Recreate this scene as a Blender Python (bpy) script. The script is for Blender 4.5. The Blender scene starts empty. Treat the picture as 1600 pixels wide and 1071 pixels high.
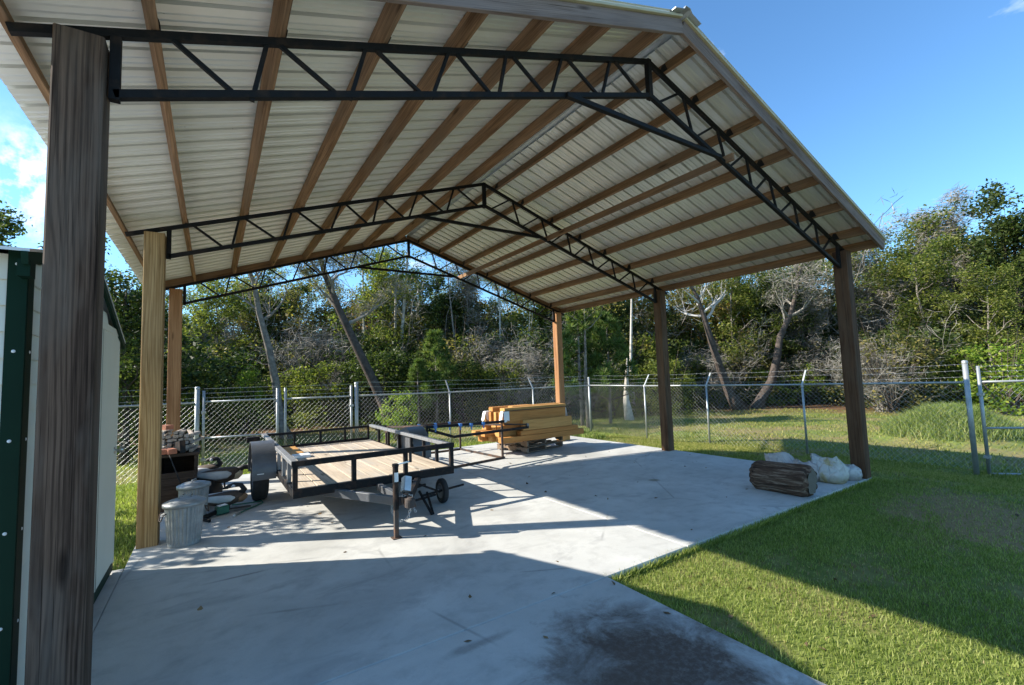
import bpy, math, random
import numpy as np
from mathutils import Vector, Matrix
R = math.radians
scene = bpy.context.scene
COL = scene.collection

# ------------------------------------------------------------------ camera
cam_d = bpy.data.cameras.new('camera'); cam = bpy.data.objects.new('camera', cam_d); COL.objects.link(cam)
CX, CY, CZ = -8.1269, -2.9009, 1.7006
yaw, pitch, roll = 0.58316, 0.07443, -0.03440
cy_, sy_ = math.cos(yaw), math.sin(yaw)
fw = Vector((sy_*math.cos(pitch), cy_*math.cos(pitch), math.sin(pitch)))
rt0 = Vector((cy_, -sy_, 0)); up0 = rt0.cross(fw)
rt = rt0*math.cos(roll)+up0*math.sin(roll); up = up0*math.cos(roll)-rt0*math.sin(roll)
cam.matrix_world = Matrix(((rt.x, up.x, -fw.x, CX), (rt.y, up.y, -fw.y, CY), (rt.z, up.z, -fw.z, CZ), (0, 0, 0, 1)))
cam_d.sensor_fit = 'HORIZONTAL'; cam_d.sensor_width = 36; cam_d.lens = 36*710.95/1600
cam_d.clip_start = 0.05; cam_d.clip_end = 2000
scene.camera = cam

# ------------------------------------------------------------------ sky, sun, exposure
SUN_AZ = math.atan2(-0.857, 0.515)      # compass angle from +Y towards +X
SUN_EL = R(31.2)
world = bpy.data.worlds.new('World'); scene.world = world; world.use_nodes = True
wn = world.node_tree.nodes; wl = world.node_tree.links
bg = wn['Background']
sky = wn.new('ShaderNodeTexSky'); sky.sky_type = 'NISHITA'; sky.sun_disc = False
sky.sun_elevation = SUN_EL; sky.sun_rotation = SUN_AZ; sky.altitude = 0; sky.air_density = 1.0; sky.dust_density = 0.3; sky.ozone_density = 3.0
tcw = wn.new('ShaderNodeTexCoord'); sepw = wn.new('ShaderNodeSeparateXYZ'); wl.new(tcw.outputs['Generated'], sepw.inputs[0])
mx = wn.new('ShaderNodeMath'); mx.operation = 'MAXIMUM'; wl.new(sepw.outputs['Z'], mx.inputs[0]); mx.inputs[1].default_value = 0.03
dx = wn.new('ShaderNodeMath'); dx.operation = 'DIVIDE'; wl.new(sepw.outputs['X'], dx.inputs[0]); wl.new(mx.outputs[0], dx.inputs[1])
dy = wn.new('ShaderNodeMath'); dy.operation = 'DIVIDE'; wl.new(sepw.outputs['Y'], dy.inputs[0]); wl.new(mx.outputs[0], dy.inputs[1])
cmb = wn.new('ShaderNodeCombineXYZ'); wl.new(dx.outputs[0], cmb.inputs[0]); wl.new(dy.outputs[0], cmb.inputs[1])
cn = wn.new('ShaderNodeTexNoise'); wl.new(cmb.outputs[0], cn.inputs['Vector']); cn.inputs['Scale'].default_value = 0.9; cn.inputs['Detail'].default_value = 7; cn.inputs['Roughness'].default_value = 0.62; cn.inputs['Distortion'].default_value = 0.4
cr = wn.new('ShaderNodeValToRGB'); wl.new(cn.outputs['Fac'], cr.inputs[0])
cr.color_ramp.elements[0].position = 0.60; cr.color_ramp.elements[0].color = (0, 0, 0, 1)
cr.color_ramp.elements[1].position = 0.82; cr.color_ramp.elements[1].color = (0.8, 0.8, 0.8, 1)
dot = wn.new('ShaderNodeVectorMath'); dot.operation = 'DOT_PRODUCT'; nrmv = wn.new('ShaderNodeVectorMath'); nrmv.operation = 'NORMALIZE'; wl.new(tcw.outputs['Generated'], nrmv.inputs[0]); wl.new(nrmv.outputs[0], dot.inputs[0]); dot.inputs[1].default_value = (-.225, .925, .305)
cr2 = wn.new('ShaderNodeValToRGB'); wl.new(dot.outputs['Value'], cr2.inputs[0]); cr2.color_ramp.elements[0].position = .9955; cr2.color_ramp.elements[0].color = (0, 0, 0, 1); cr2.color_ramp.elements[1].position = .9995; cr2.color_ramp.elements[1].color = (.8, .8, .8, 1)
cn2 = wn.new('ShaderNodeTexNoise'); wl.new(nrmv.outputs[0], cn2.inputs['Vector']); cn2.inputs['Scale'].default_value = 26; cn2.inputs['Detail'].default_value = 6; cn2.inputs['Roughness'].default_value = .6
cr3 = wn.new('ShaderNodeValToRGB'); wl.new(cn2.outputs['Fac'], cr3.inputs[0]); cr3.color_ramp.elements[0].position = .42; cr3.color_ramp.elements[1].position = .62
cm2 = wn.new('ShaderNodeMix'); cm2.data_type = 'RGBA'; cm2.blend_type = 'MULTIPLY'; cm2.inputs[0].default_value = 1; wl.new(cr2.outputs[0], cm2.inputs[6]); wl.new(cr3.outputs[0], cm2.inputs[7])
cadd = wn.new('ShaderNodeMix'); cadd.data_type = 'RGBA'; cadd.blend_type = 'ADD'; cadd.inputs[0].default_value = 1; wl.new(cr.outputs[0], cadd.inputs[6]); wl.new(cm2.outputs[2], cadd.inputs[7])
cmix = wn.new('ShaderNodeMix'); cmix.data_type = 'RGBA'; wl.new(cadd.outputs[2], cmix.inputs[0]); tint = wn.new('ShaderNodeMix'); tint.data_type = 'RGBA'; tint.blend_type = 'MULTIPLY'; tint.inputs[0].default_value = 1.0; tint.inputs[7].default_value = (.61, .87, 1.0, 1); wl.new(sky.outputs[0], tint.inputs[6]); wl.new(tint.outputs[2], cmix.inputs[6]); cmix.inputs[7].default_value = (7.5, 7.8, 8.2, 1)
wl.new(cmix.outputs[2], bg.inputs['Color'])
bg.inputs['Strength'].default_value = 0.132
sun_d = bpy.data.lights.new('sun', 'SUN'); sun = bpy.data.objects.new('sun', sun_d); COL.objects.link(sun)
sun_d.energy = 5.0; sun_d.angle = R(0.5); sun_d.color = (1.0, 0.94, 0.83)
sdir = Vector((math.sin(SUN_AZ)*math.cos(SUN_EL), math.cos(SUN_AZ)*math.cos(SUN_EL), math.sin(SUN_EL)))
sun.rotation_euler = sdir.to_track_quat('Z', 'Y').to_euler(); sun.location = sdir*60
vs = scene.view_settings
vs.view_transform = 'Standard'; vs.look = 'None'; vs.gamma = 1; vs.exposure = 1.15; vs.use_curve_mapping = False
scene.render.engine = 'CYCLES'
scene.cycles.use_denoising = True
scene.cycles.max_bounces = 8; scene.cycles.diffuse_bounces = 4; scene.cycles.transparent_max_bounces = 8
scene.cycles.sample_clamp_indirect = 6

# ------------------------------------------------------------------ material helpers
class NT:
    def __init__(s, name):
        s.m = bpy.data.materials.new(name); s.m.use_nodes = True
        s.t = s.m.node_tree; s.n = s.t.nodes; s.l = s.t.links
        s.b = s.n['Principled BSDF']
    def new(s, typ, ins=None, **kw):
        nd = s.n.new(typ)
        for k, v in kw.items(): setattr(nd, k, v)
        for k, v in (ins or {}).items(): s.put(nd.inputs[k], v)
        return nd
    def put(s, sock, v):
        if isinstance(v, bpy.types.NodeSocket): s.l.new(v, sock)
        else: sock.default_value = v
    def coord(s, kind='Object', scale=(1, 1, 1), rand=False):
        v = s.new('ShaderNodeTexCoord').outputs[kind]
        if rand:
            oi = s.new('ShaderNodeObjectInfo').outputs['Random']
            k = s.new('ShaderNodeMath', {0: oi, 1: 37.0}, operation='MULTIPLY').outputs[0]
            cb = s.new('ShaderNodeCombineXYZ', {0: k, 1: k, 2: k}).outputs[0]
            v = s.new('ShaderNodeVectorMath', {0: v, 1: cb}, operation='ADD').outputs[0]
        return s.new('ShaderNodeMapping', {'Vector': v, 'Scale': scale}).outputs[0]
    def noise(s, vec, scale, detail=4, rough=.55, dist=0):
        return s.new('ShaderNodeTexNoise', {'Vector': vec, 'Scale': scale, 'Detail': detail, 'Roughness': rough, 'Distortion': dist}).outputs['Fac']
    def ramp(s, fac, stops):
        nd = s.new('ShaderNodeValToRGB', {0: fac}); e = nd.color_ramp.elements
        while len(e) < len(stops): e.new(.5)
        for el, (p, c) in zip(e, stops):
            el.position = p; el.color = (c, c, c, 1) if not isinstance(c, tuple) else (*c, 1)
        return nd.outputs[0]
    def mix(s, fac, a, b, mode='MIX'):
        nd = s.new('ShaderNodeMix', data_type='RGBA', blend_type=mode)
        for i, v in ((0, fac), (6, a), (7, b)):
            if isinstance(v, tuple): v = (*v, 1) if len(v) == 3 else v
            s.put(nd.inputs[i], v)
        return nd.outputs[2]
    def math(s, op, a, b=0.0):
        return s.new('ShaderNodeMath', {0: a, 1: b}, operation=op).outputs[0]
    def bump(s, h, strength=.3, dist=.01):
        s.l.new(s.new('ShaderNodeBump', {'Height': h, 'Strength': strength, 'Distance': dist}).outputs[0], s.b.inputs['Normal'])
    def fin(s, color, rough=.7, metal=0., spec=None):
        s.put(s.b.inputs['Base Color'], (*color, 1) if isinstance(color, tuple) else color)
        s.put(s.b.inputs['Roughness'], rough); s.put(s.b.inputs['Metallic'], metal)
        if spec is not None: s.put(s.b.inputs['Specular IOR Level'], spec)
        return s.m

def wood(name, dark, light, rings=16., ringmix=.55, grey=None, rough=.85, contrast=.11):
    t = NT(name)
    fine = t.noise(t.coord(scale=(2.0, 70, 70), rand=True), 1.0, 4, .65)
    broad = t.noise(t.coord(scale=(.5, 9, 9), rand=True), 1.0, 3, .5, .6)
    v = t.new('ShaderNodeVectorMath', {0: t.coord(scale=(.05, 1, 1)), 1: (0, .035, .15)}, operation='ADD').outputs[0]
    wob = t.noise(t.coord(scale=(.35, 2.2, 2.2), rand=True), 1.0, 2, .5)
    v = t.new('ShaderNodeVectorMath', {0: v, 1: t.new('ShaderNodeCombineXYZ', {0: 0.0, 1: t.math('MULTIPLY', wob, .10), 2: t.math('MULTIPLY', wob, .16)}).outputs[0]}, operation='ADD').outputs[0]
    w = t.new('ShaderNodeTexWave', {'Vector': v, 'Scale': rings*2.3, 'Distortion': .8, 'Detail': 2.0, 'Detail Scale': 3.0, 'Detail Roughness': .6}, wave_type='RINGS', rings_direction='X').outputs['Fac']
    ring = t.ramp(w, [(.5, 0.), (.95, 1.)])
    g2 = t.mix(.45, fine, broad)
    chk = t.noise(t.coord(scale=(1.2, 120, 120), rand=True), 1.0, 3, .6, .2)
    f = t.ramp(g2, [(.47-contrast*1.3, 0.), (.47+contrast*1.3, 1.)])
    c = t.mix(f, dark, light)
    c = t.mix(t.math('MULTIPLY', ring, ringmix), c, dark)
    if grey:
        wm = t.ramp(t.noise(t.coord(scale=(.8, 3, 3), rand=True), 1.3, 4, .6), [(.42, 0.), (.66, .8)])
        c = t.mix(wm, c, grey)
    c = t.mix(t.ramp(chk, [(.60, 0.), (.68, .75)]), c, tuple(x*.3 for x in dark))
    kn = t.new('ShaderNodeTexVoronoi', {'Vector': t.coord(scale=(1.1, 5, 5), rand=True), 'Scale': 1.0}).outputs['Distance']
    c = t.mix(t.ramp(kn, [(.06, .75), (.13, 0.)]), c, tuple(x*.35 for x in dark))
    t.bump(g2, .5, .006)
    return t.fin(c, rough, 0, .12)

def plain(name, col, rough=.5, metal=0., var=.18, scale=6., spec=None, bumpy=0.):
    t = NT(name)
    n = t.noise(t.coord(rand=True), scale, 5, .6)
    a = tuple(max(0, x*(1-var)) for x in col); b = tuple(min(1, x*(1+var)) for x in col)
    c = t.mix(t.ramp(n, [(.3, 0.), (.7, 1.)]), a, b)
    if bumpy: t.bump(n, bumpy, .01)
    return t.fin(c, rough, metal, spec)

def steel(name, col, rust, amount, rough=.45, metal=.3):
    t = NT(name)
    n = t.noise(t.coord(rand=True), 9, 6, .65)
    f = t.ramp(n, [(.62-amount*.35, 0.), (.78-amount*.3, 1.)])
    c = t.mix(f, col, rust)
    t.bump(n, .15, .003)
    return t.fin(c, t.ramp(n, [(.3, rough), (.7, min(1, rough+.35))]), metal, .5 if metal else .2)

def leaf(name, stops, trans=.45, rough=.45):
    t = NT(name)
    geo = t.new('ShaderNodeNewGeometry')
    r = geo.outputs['Random Per Island']
    n = t.noise(t.coord('Object', rand=True), .9, 2)
    k = t.math('ADD', t.math('MULTIPLY', r, .65), t.math('MULTIPLY', n, .35))
    c = t.ramp(k, stops)
    t.fin(c, max(rough, .5), 0, .18)
    tr = t.new('ShaderNodeBsdfTranslucent', {'Color': t.mix(.45, c, t.mix(1.0, c, (1.6, 1.9, .5), 'MULTIPLY'))})
    mxs = t.new('ShaderNodeMixShader', {0: trans, 1: t.b.outputs[0], 2: tr.outputs[0]})
    t.l.new(mxs.outputs[0], t.n['Material Output'].inputs['Surface'])
    return t.m

M = {}
M['post_dark'] = wood('weathered_dark_timber', (.020, .012, .009), (.15, .098, .07), 10, .55, (.13, .105, .088))
M['post_tan'] = wood('treated_tan_timber', (.17, .095, .038), (.36, .255, .13), 8, .5, None)
M['post_orange'] = wood('orange_brown_timber', (.22, .10, .045), (.42, .23, .115), 9, .4, None)
M['post_brown'] = wood('brown_timber', (.035, .019, .011), (.19, .105, .058), 11, .5, (.14, .095, .065))
M['post_grey'] = wood('grey_timber', (.03, .015, .009), (.15, .08, .045), 11, .5, (.12, .08, .056))
M['purlin'] = wood('purlin_pine', (.10, .052, .026), (.38, .225, .125), 9, .35, (.20, .135, .09))
M['fascia'] = wood('weathered_fascia', (.07, .046, .036), (.29, .22, .185), 12, .45, (.23, .185, .17))
M['timber'] = wood('fresh_pine_timber', (.40, .195, .06), (.58, .33, .12), 8, .4, None, .6)
M['timber2'] = wood('amber_pine_timber', (.34, .14, .04), (.52, .25, .08), 8, .4, None, .6)
M['deck'] = wood('trailer_plank', (.34, .27, .20), (.58, .485, .38), 7, .3, (.42, .38, .33))
M['pallet'] = wood('pallet_board', (.13, .085, .055), (.3, .21, .14), 9, .3, (.2, .18, .16))
M['firewood'] = wood('split_firewood', (.12, .09, .07), (.5, .43, .36), 9, .4, (.33, .31, .3))
M['oldwood'] = wood('charred_old_wood', (.02, .015, .012), (.075, .055, .045), 9, .4, None)
M['black'] = steel('black_painted_steel', (.009, .0095, .011), (.06, .038, .028), .3, .5, .0)
M['truss'] = steel('black_truss_steel', (.008, .0085, .010), (.03, .022, .018), .3, .55, .0)
M['greysteel'] = steel('worn_grey_paint', (.20, .205, .215), (.10, .09, .085), .3, .45)
M['rusty'] = steel('rusty_steel', (.06, .052, .048), (.13, .07, .045), .35, .7)
M['fenderp'] = plain('dull_grey_fender_paint', (.10, .105, .115), .42, .2, .2, 5)
M['can'] = plain('old_galvanised_can', (.27, .285, .29), .48, .35, .2, 11)
M['rack'] = steel('rusted_rack_steel', (.03, .025, .024), (.12, .065, .04), .5, .6)
M['galv'] = plain('galvanised_steel', (.50, .52, .53), .42, .55, .15, 14)
M['galvpost'] = plain('galvanised_tube', (.36, .37, .365), .45, .5, .12, 10)
M['wire'] = plain('galvanised_wire', (.42, .43, .43), .45, .4, .1, 3)
M['rubber'] = plain('tyre_rubber', (.022, .022, .023), .85, 0, .25, 20)
M['white'] = plain('white_plastic', (.74, .76, .76), .5, 0, .06)
M['sheeting'] = plain('white_wrap_sheet', (.78, .8, .82), .6, 0, .06, 5)
M['siding'] = plain('cream_lap_siding', (.66, .65, .57), .6, 0, .05, 3)
M['doorp'] = plain('cream_door_panel', (.60, .585, .50), .5, 0, .04, 2)
M['green'] = plain('dark_green_trim', (.004, .023, .013), .6, 0, .12, 3, .12)
M['tan'] = plain('tan_metal_trim', (.45, .40, .26), .5, 0, .1, 4)
M['shedroof'] = plain('pale_roof_metal', (.62, .64, .64), .4, .2, .06, 4)
M['brass'] = plain('dull_nickel', (.38, .36, .32), .3, .9, .1, 9)
M['blue'] = plain('blue_tape', (.05, .17, .45), .5, 0, .15)
M['red'] = plain('red_band', (.6, .05, .06), .5)
M['greenplastic'] = plain('green_plastic', (.02, .13, .09), .45)
M['goose_black'] = plain('goose_black', (.014, .014, .015), .7, 0, .3, 20)
M['goose_brown'] = plain('goose_brown', (.085, .06, .045), .8, 0, .45, 26)
M['goose_tan'] = plain('goose_tan', (.26, .15, .085), .8, 0, .3, 16)
M['goose_white'] = plain('goose_white', (.62, .64, .66), .7, 0, .1, 12)
M['goose_cream'] = plain('goose_cream', (.50, .42, .30), .7, 0, .2, 14)
M['brick'] = plain('red_brick', (.32, .12, .07), .9, 0, .3, 12)
M['bark_grey'] = plain('grey_bark', (.20, .175, .15), .95, 0, .45, 8, .1, .6)
M['bark_dark'] = plain('dark_bark', (.085, .068, .058), .95, 0, .4, 8, .1, .6)
M['bark_pale'] = plain('pale_bark', (.50, .46, .40), .9, 0, .3, 6, .1, .4)
M['twig'] = plain('bare_twig', (.235, .215, .185), .95, 0, .3, 5, .1)
M['deadtwig'] = plain('silver_dead_branch', (.46, .44, .42), .95, 0, .2, 5, .1)
M['leaf_dark'] = leaf('dark_leaf', [(.2, (.016, .03, .01)), (.5, (.045, .07, .018)), (.8, (.11, .13, .035))], .4, .35)
M['leaf_mid'] = leaf('mid_leaf', [(.2, (.045, .07, .016)), (.5, (.12, .15, .032)), (.8, (.25, .25, .06))], .5)
M['leaf_bright'] = leaf('bright_leaf', [(.2, (.09, .16, .02)), (.5, (.19, .27, .04)), (.8, (.35, .38, .07))], .55)
M['leaf_olive'] = leaf('olive_leaf', [(.2, (.055, .058, .022)), (.5, (.14, .135, .045)), (.8, (.29, .23, .07))], .5)
M['leaf_autumn'] = leaf('autumn_leaf', [(.2, (.09, .07, .02)), (.5, (.22, .16, .035)), (.8, (.34, .17, .05))], .5)
M['needle'] = leaf('pine_needle', [(.2, (.045, .085, .02)), (.55, (.11, .17, .045)), (.85, (.22, .24, .07))], .4)
M['grass'] = leaf('grass_blade', [(.2, (.11, .15, .03)), (.5, (.225, .28, .06)), (.8, (.40, .41, .15))], .45, .5)
M['grass_dry'] = leaf('dry_grass_blade', [(.2, (.12, .15, .025)), (.5, (.24, .26, .06)), (.8, (.40, .35, .14))], .4, .5)
M['litter'] = leaf('fallen_leaf', [(.2, (.08, .05, .03)), (.5, (.16, .10, .05)), (.8, (.28, .19, .10))], .1, .7)
M['straw'] = leaf('straw_blade', [(.2, (.20, .13, .06)), (.5, (.32, .23, .11)), (.8, (.45, .36, .2))], .3, .6)
M['tallgrass'] = leaf('tall_grass_blade', [(.2, (.10, .13, .035)), (.5, (.20, .27, .075)), (.82, (.40, .40, .17))], .45, .5)

def concrete(name, stain):
    t = NT(name)
    v = t.coord()
    big = t.noise(v, .9, 5, .6, .6); mid = t.noise(v, 5, 5, .65); sp = t.noise(v, 90, 3, .7)
    c = t.mix(t.ramp(big, [(.32, 0.), (.7, 1.)]), (.40, .395, .37), (.56, .555, .525))
    c = t.mix(t.ramp(mid, [(.50, 0.), (.74, .42)]), c, (.29, .285, .27))
    c = t.mix(t.ramp(sp, [(.53, 0.), (.75, .28)]), c, (.26, .25, .24))
    sw = t.noise(t.new('ShaderNodeMapping', {'Vector': v, 'Rotation': (0, 0, .6), 'Scale': (1.0, 2.0, 1)}).outputs[0], 1.4, 5, .6, 1.2)
    c = t.mix(t.ramp(sw, [(.54, 0.), (.70, .45)]), c, (.26, .255, .25))
    # hairline cracks and dark scuffs
    ck = t.new('ShaderNodeTexVoronoi', {'Vector': t.new('ShaderNodeMapping', {'Vector': v, 'Scale': (.45, .45, 1)}).outputs[0], 'Scale': 1.0}, feature='DISTANCE_TO_EDGE').outputs['Distance']
    ckm = t.math('MULTIPLY', t.ramp(ck, [(.002, 1.), (.008, 0.)]), t.ramp(t.noise(v, 1.1, 2), [(.5, 0.), (.6, .45)]))
    c = t.mix(ckm, c, (.14, .135, .13))
    sep = t.new('ShaderNodeSeparateXYZ', {0: v})
    for (ax, ay, rx, ry, amt, col) in stain:
        ddx = t.math('DIVIDE', t.math('SUBTRACT', sep.outputs[0], ax), rx); ddy = t.math('DIVIDE', t.math('SUBTRACT', sep.outputs[1], ay), ry)
        d = t.math('SQRT', t.math('ADD', t.math('MULTIPLY', ddx, ddx), t.math('MULTIPLY', ddy, ddy)))
        brk = t.math('ADD', d, t.math('MULTIPLY', t.math('SUBTRACT', t.noise(v, 3.2, 7, .72, .5), .5), 1.9))
        msk = t.math('MULTIPLY', t.ramp(brk, [(.35, 1.), (1.2, 0.)]), t.ramp(t.noise(v, 26, 4, .75), [(.22, amt*.72), (.55, amt)]))
        c = t.mix(msk, c, col)
    t.bump(t.mix(.5, sp, mid), .12, .004)
    return t.fin(c, t.ramp(mid, [(.3, .62), (.7, .85)]), 0, .3)
STAINS = [(-5.85, -1.02, .82, .88, .94, (.075, .045, .03)), (-6.35, -.9, .55, .5, .5, (.11, .08, .062)), (-6.65, -.2, .34, .05, .45, (.10, .092, .085)),
          (-6.9, .9, .8, .5, .22, (.16, .15, .15)), (-8.0, -.6, .6, .35, .35, (.12, .115, .11)), (-2.3, 2.0, .12, .1, .7, (.12, .11, .06)), (-1.8, 4.1, 1.2, .7, .25, (.2, .2, .2)), (-7.9, 2.0, .3, .03, .6, (.1, .09, .09))]
M['slab'] = concrete('pale_concrete', STAINS)

def roof_metal():
    t = NT('galvalume_roof_steel')
    n = t.noise(t.coord(rand=True), 1.6, 4, .6); s = t.noise(t.coord(), 40, 2, .5)
    st = t.noise(t.coord(scale=(.4, 9, .4)), 1.0, 3, .6)
    c = t.mix(t.ramp(n, [(.3, 0.), (.7, 1.)]), (.70, .695, .655), (.80, .795, .75))
    c = t.mix(t.ramp(st, [(.58, 0.), (.75, .18)]), c, (.50, .49, .45))
    c = t.mix(t.ramp(s, [(.76, 0.), (.79, .5)]), c, (.25, .23, .2))
    return t.fin(c, .36, .35, .5)
M['roof'] = roof_metal()

def lawn_mat():
    t = NT('lawn_ground')
    v = t.coord(); sep = t.new('ShaderNodeSeparateXYZ', {0: v})
    n1 = t.noise(v, .55, 5, .65); n2 = t.noise(v, 9, 4, .7)
    c = t.mix(t.ramp(n2, [(.3, 0.), (.7, 1.)]), (.085, .12, .022), (.19, .22, .06))
    c = t.mix(t.ramp(n1, [(.46, 0.), (.64, .85)]), c, (.24, .18, .09))
    ex = t.math('DIVIDE', t.math('SUBTRACT', sep.outputs[0], -.9), 1.7); ey = t.math('DIVIDE', t.math('SUBTRACT', sep.outputs[1], -1.35), .95)
    ed = t.math('ADD', t.math('SQRT', t.math('ADD', t.math('MULTIPLY', ex, ex), t.math('MULTIPLY', ey, ey))), t.math('MULTIPLY', t.math('SUBTRACT', t.noise(v, 1.6, 5, .65), .5), 1.6))
    c = t.mix(t.ramp(ed, [(.55, .9), (1.05, 0.)]), c, t.mix(t.noise(v, 22, 3, .7), (.17, .105, .05), (.36, .25, .13)))
    # leaf litter under the wood: distance from the clearing's centre
    dx_ = t.math('SUBTRACT', sep.outputs[0], -4.0); dy_ = t.math('SUBTRACT', sep.outputs[1], -6.0)
    d = t.math('SQRT', t.math('ADD', t.math('MULTIPLY', dx_, dx_), t.math('MULTIPLY', dy_, dy_)))
    d = t.math('ADD', d, t.math('MULTIPLY', t.noise(v, .35, 4), 5.0))
    f = t.ramp(t.math('MULTIPLY', d, .025), [(.60, 0.), (.68, 1.)])
    lit = t.mix(t.ramp(t.noise(v, 14, 5, .8), [(.35, 0.), (.65, 1.)]), (.05, .03, .018), (.22, .125, .065))
    c = t.mix(f, c, lit)
    t.bump(n2, .6, .03)
    return t.fin(c, .95, 0, .1)
M['lawn'] = lawn_mat()

def bark_log():
    t = NT('furrowed_log_bark')
    g = t.noise(t.coord(scale=(2.2, 22, 22)), 1.0, 6, .7, .8)
    c = t.ramp(g, [(.3, (.018, .014, .012)), (.48, (.11, .066, .045)), (.68, (.36, .26, .19))])
    t.bump(g, 1.0, .03)
    return t.fin(c, .95, 0, .1)
M['log'] = bark_log()
def end_grain():
    t = NT('log_end_grain')
    w = t.new('ShaderNodeTexWave', {'Vector': t.coord(), 'Scale': 22., 'Distortion': 3., 'Detail': 3.}, wave_type='RINGS', rings_direction='X').outputs['Fac']
    c = t.ramp(w, [(.2, (.09, .075, .06)), (.8, (.25, .21, .17))])
    return t.fin(c, .95, 0, .1)
M['logend'] = end_grain()
def sack(name, col, patch):
    t = NT(name)
    n = t.noise(t.coord(rand=True), 4.5, 4, .6)
    c = t.mix(t.ramp(n, [(.58, 0.), (.66, .7)]), col, patch)
    wv = t.noise(t.coord(), 14, 4, .6, 1.)
    cr_ = t.new('ShaderNodeTexVoronoi', {'Vector': t.coord(scale=(1, 1, .6), rand=True), 'Scale': 9.0}, feature='DISTANCE_TO_EDGE').outputs['Distance']
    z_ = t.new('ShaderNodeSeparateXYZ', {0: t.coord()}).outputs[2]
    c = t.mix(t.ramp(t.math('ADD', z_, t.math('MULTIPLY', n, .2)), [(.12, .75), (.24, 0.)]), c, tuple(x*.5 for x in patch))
    t.bump(t.math('ADD', t.math('MULTIPLY', t.math('MINIMUM', cr_, .15), 4.0), wv), .8, .03)
    return t.fin(c, .8, 0, .15)
M['sack_white'] = sack('white_woven_sack', (.62, .60, .57), (.30, .24, .21))
M['sack_pink'] = sack('pinkish_woven_sack', (.56, .49, .45), (.34, .25, .20))
M['sack_yellow'] = sack('yellow_printed_sack', (.62, .59, .54), (.46, .34, .10))

# ------------------------------------------------------------------ mesh helpers
class MB:
    def __init__(s): s.v = []; s.f = []
    def add(s, vs, fs):
        o = len(s.v); s.v += [tuple(x) for x in vs]; s.f += [tuple(i+o for i in f) for f in fs]
    def box(s, a, b):
        (x0, y0, z0), (x1, y1, z1) = a, b
        s.add([(x0, y0, z0), (x1, y0, z0), (x1, y1, z0), (x0, y1, z0), (x0, y0, z1), (x1, y0, z1), (x1, y1, z1), (x0, y1, z1)],
              [(0, 3, 2, 1), (4, 5, 6, 7), (0, 1, 5, 4), (1, 2, 6, 5), (2, 3, 7, 6), (3, 0, 4, 7)])
    def bar(s, p, q, w, h, upv=(0, 0, 1), c=0.):
        p, q = Vector(p), Vector(q); x = (q-p).normalized(); u = Vector(upv)
        if abs(x.dot(u)) > .98: u = Vector((0, 1, 0))
        y = u.cross(x).normalized(); z = x.cross(y)
        a, b = w/2, h/2
        if c: pr = [(-a+c, -b), (a-c, -b), (a, -b+c), (a, b-c), (a-c, b), (-a+c, b), (-a, b-c), (-a, -b+c)]
        else: pr = [(-a, -b), (a, -b), (a, b), (-a, b)]
        n = len(pr)
        s.add([p+y*i+z*j for i, j in pr]+[q+y*i+z*j for i, j in pr],
              [tuple(range(n-1, -1, -1)), tuple(range(n, 2*n))]+[(i, (i+1) % n, n+(i+1) % n, n+i) for i in range(n)])
    def tube(s, pts, r, n=6, cap=True):
        pts = [Vector(p) for p in pts]; rs = r if isinstance(r, (list, tuple)) else [r]*len(pts)
        vs = []; prev = None
        for i, p in enumerate(pts):
            d = (pts[min(i+1, len(pts)-1)]-pts[max(i-1, 0)]).normalized()
            if prev is None:
                u = Vector((0, 0, 1)) if abs(d.z) < .9 else Vector((1, 0, 0)); a = d.cross(u).normalized()
            else:
                a = (prev-d*prev.dot(d)).normalized()
            prev = a; b = d.cross(a)
            for k in range(n):
                t = 2*math.pi*k/n; vs.append(p+(a*math.cos(t)+b*math.sin(t))*rs[i])
        fs = [(i*n+k, i*n+(k+1) % n, (i+1)*n+(k+1) % n, (i+1)*n+k) for i in range(len(pts)-1) for k in range(n)]
        if cap: fs += [tuple(range(n-1, -1, -1)), tuple(range((len(pts)-1)*n, len(pts)*n))]
        s.add(vs, fs)
    def lathe(s, prof, n=24, M4=None, close=False):
        M4 = M4 or Matrix()
        vs = [M4 @ Vector((r*math.cos(2*math.pi*k/n), r*math.sin(2*math.pi*k/n), z)) for r, z in prof for k in range(n)]
        m = len(prof)
        fs = [(i*n+k, i*n+(k+1) % n, (i+1)*n+(k+1) % n, (i+1)*n+k) for i in range(m-1) for k in range(n)]
        if close: fs += [((m-1)*n+k, (m-1)*n+(k+1) % n, (k+1) % n, k) for k in range(n)]
        s.add(vs, fs)
    def prism(s, poly, ax, a, b):
        """closed outline poly (2d) extruded along axis ax from a to b"""
        def P(u, v, w): return {'X': (w, u, v), 'Y': (u, w, v), 'Z': (u, v, w)}[ax]
        n = len(poly)
        s.add([P(u, v, a) for u, v in poly]+[P(u, v, b) for u, v in poly],
              [tuple(range(n-1, -1, -1)), tuple(range(n, 2*n))]+[(i, (i+1) % n, n+(i+1) % n, n+i) for i in range(n)])
    def mesh(s, name):
        me = bpy.data.meshes.new(name); me.from_pydata(s.v, [], s.f); return me

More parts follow.
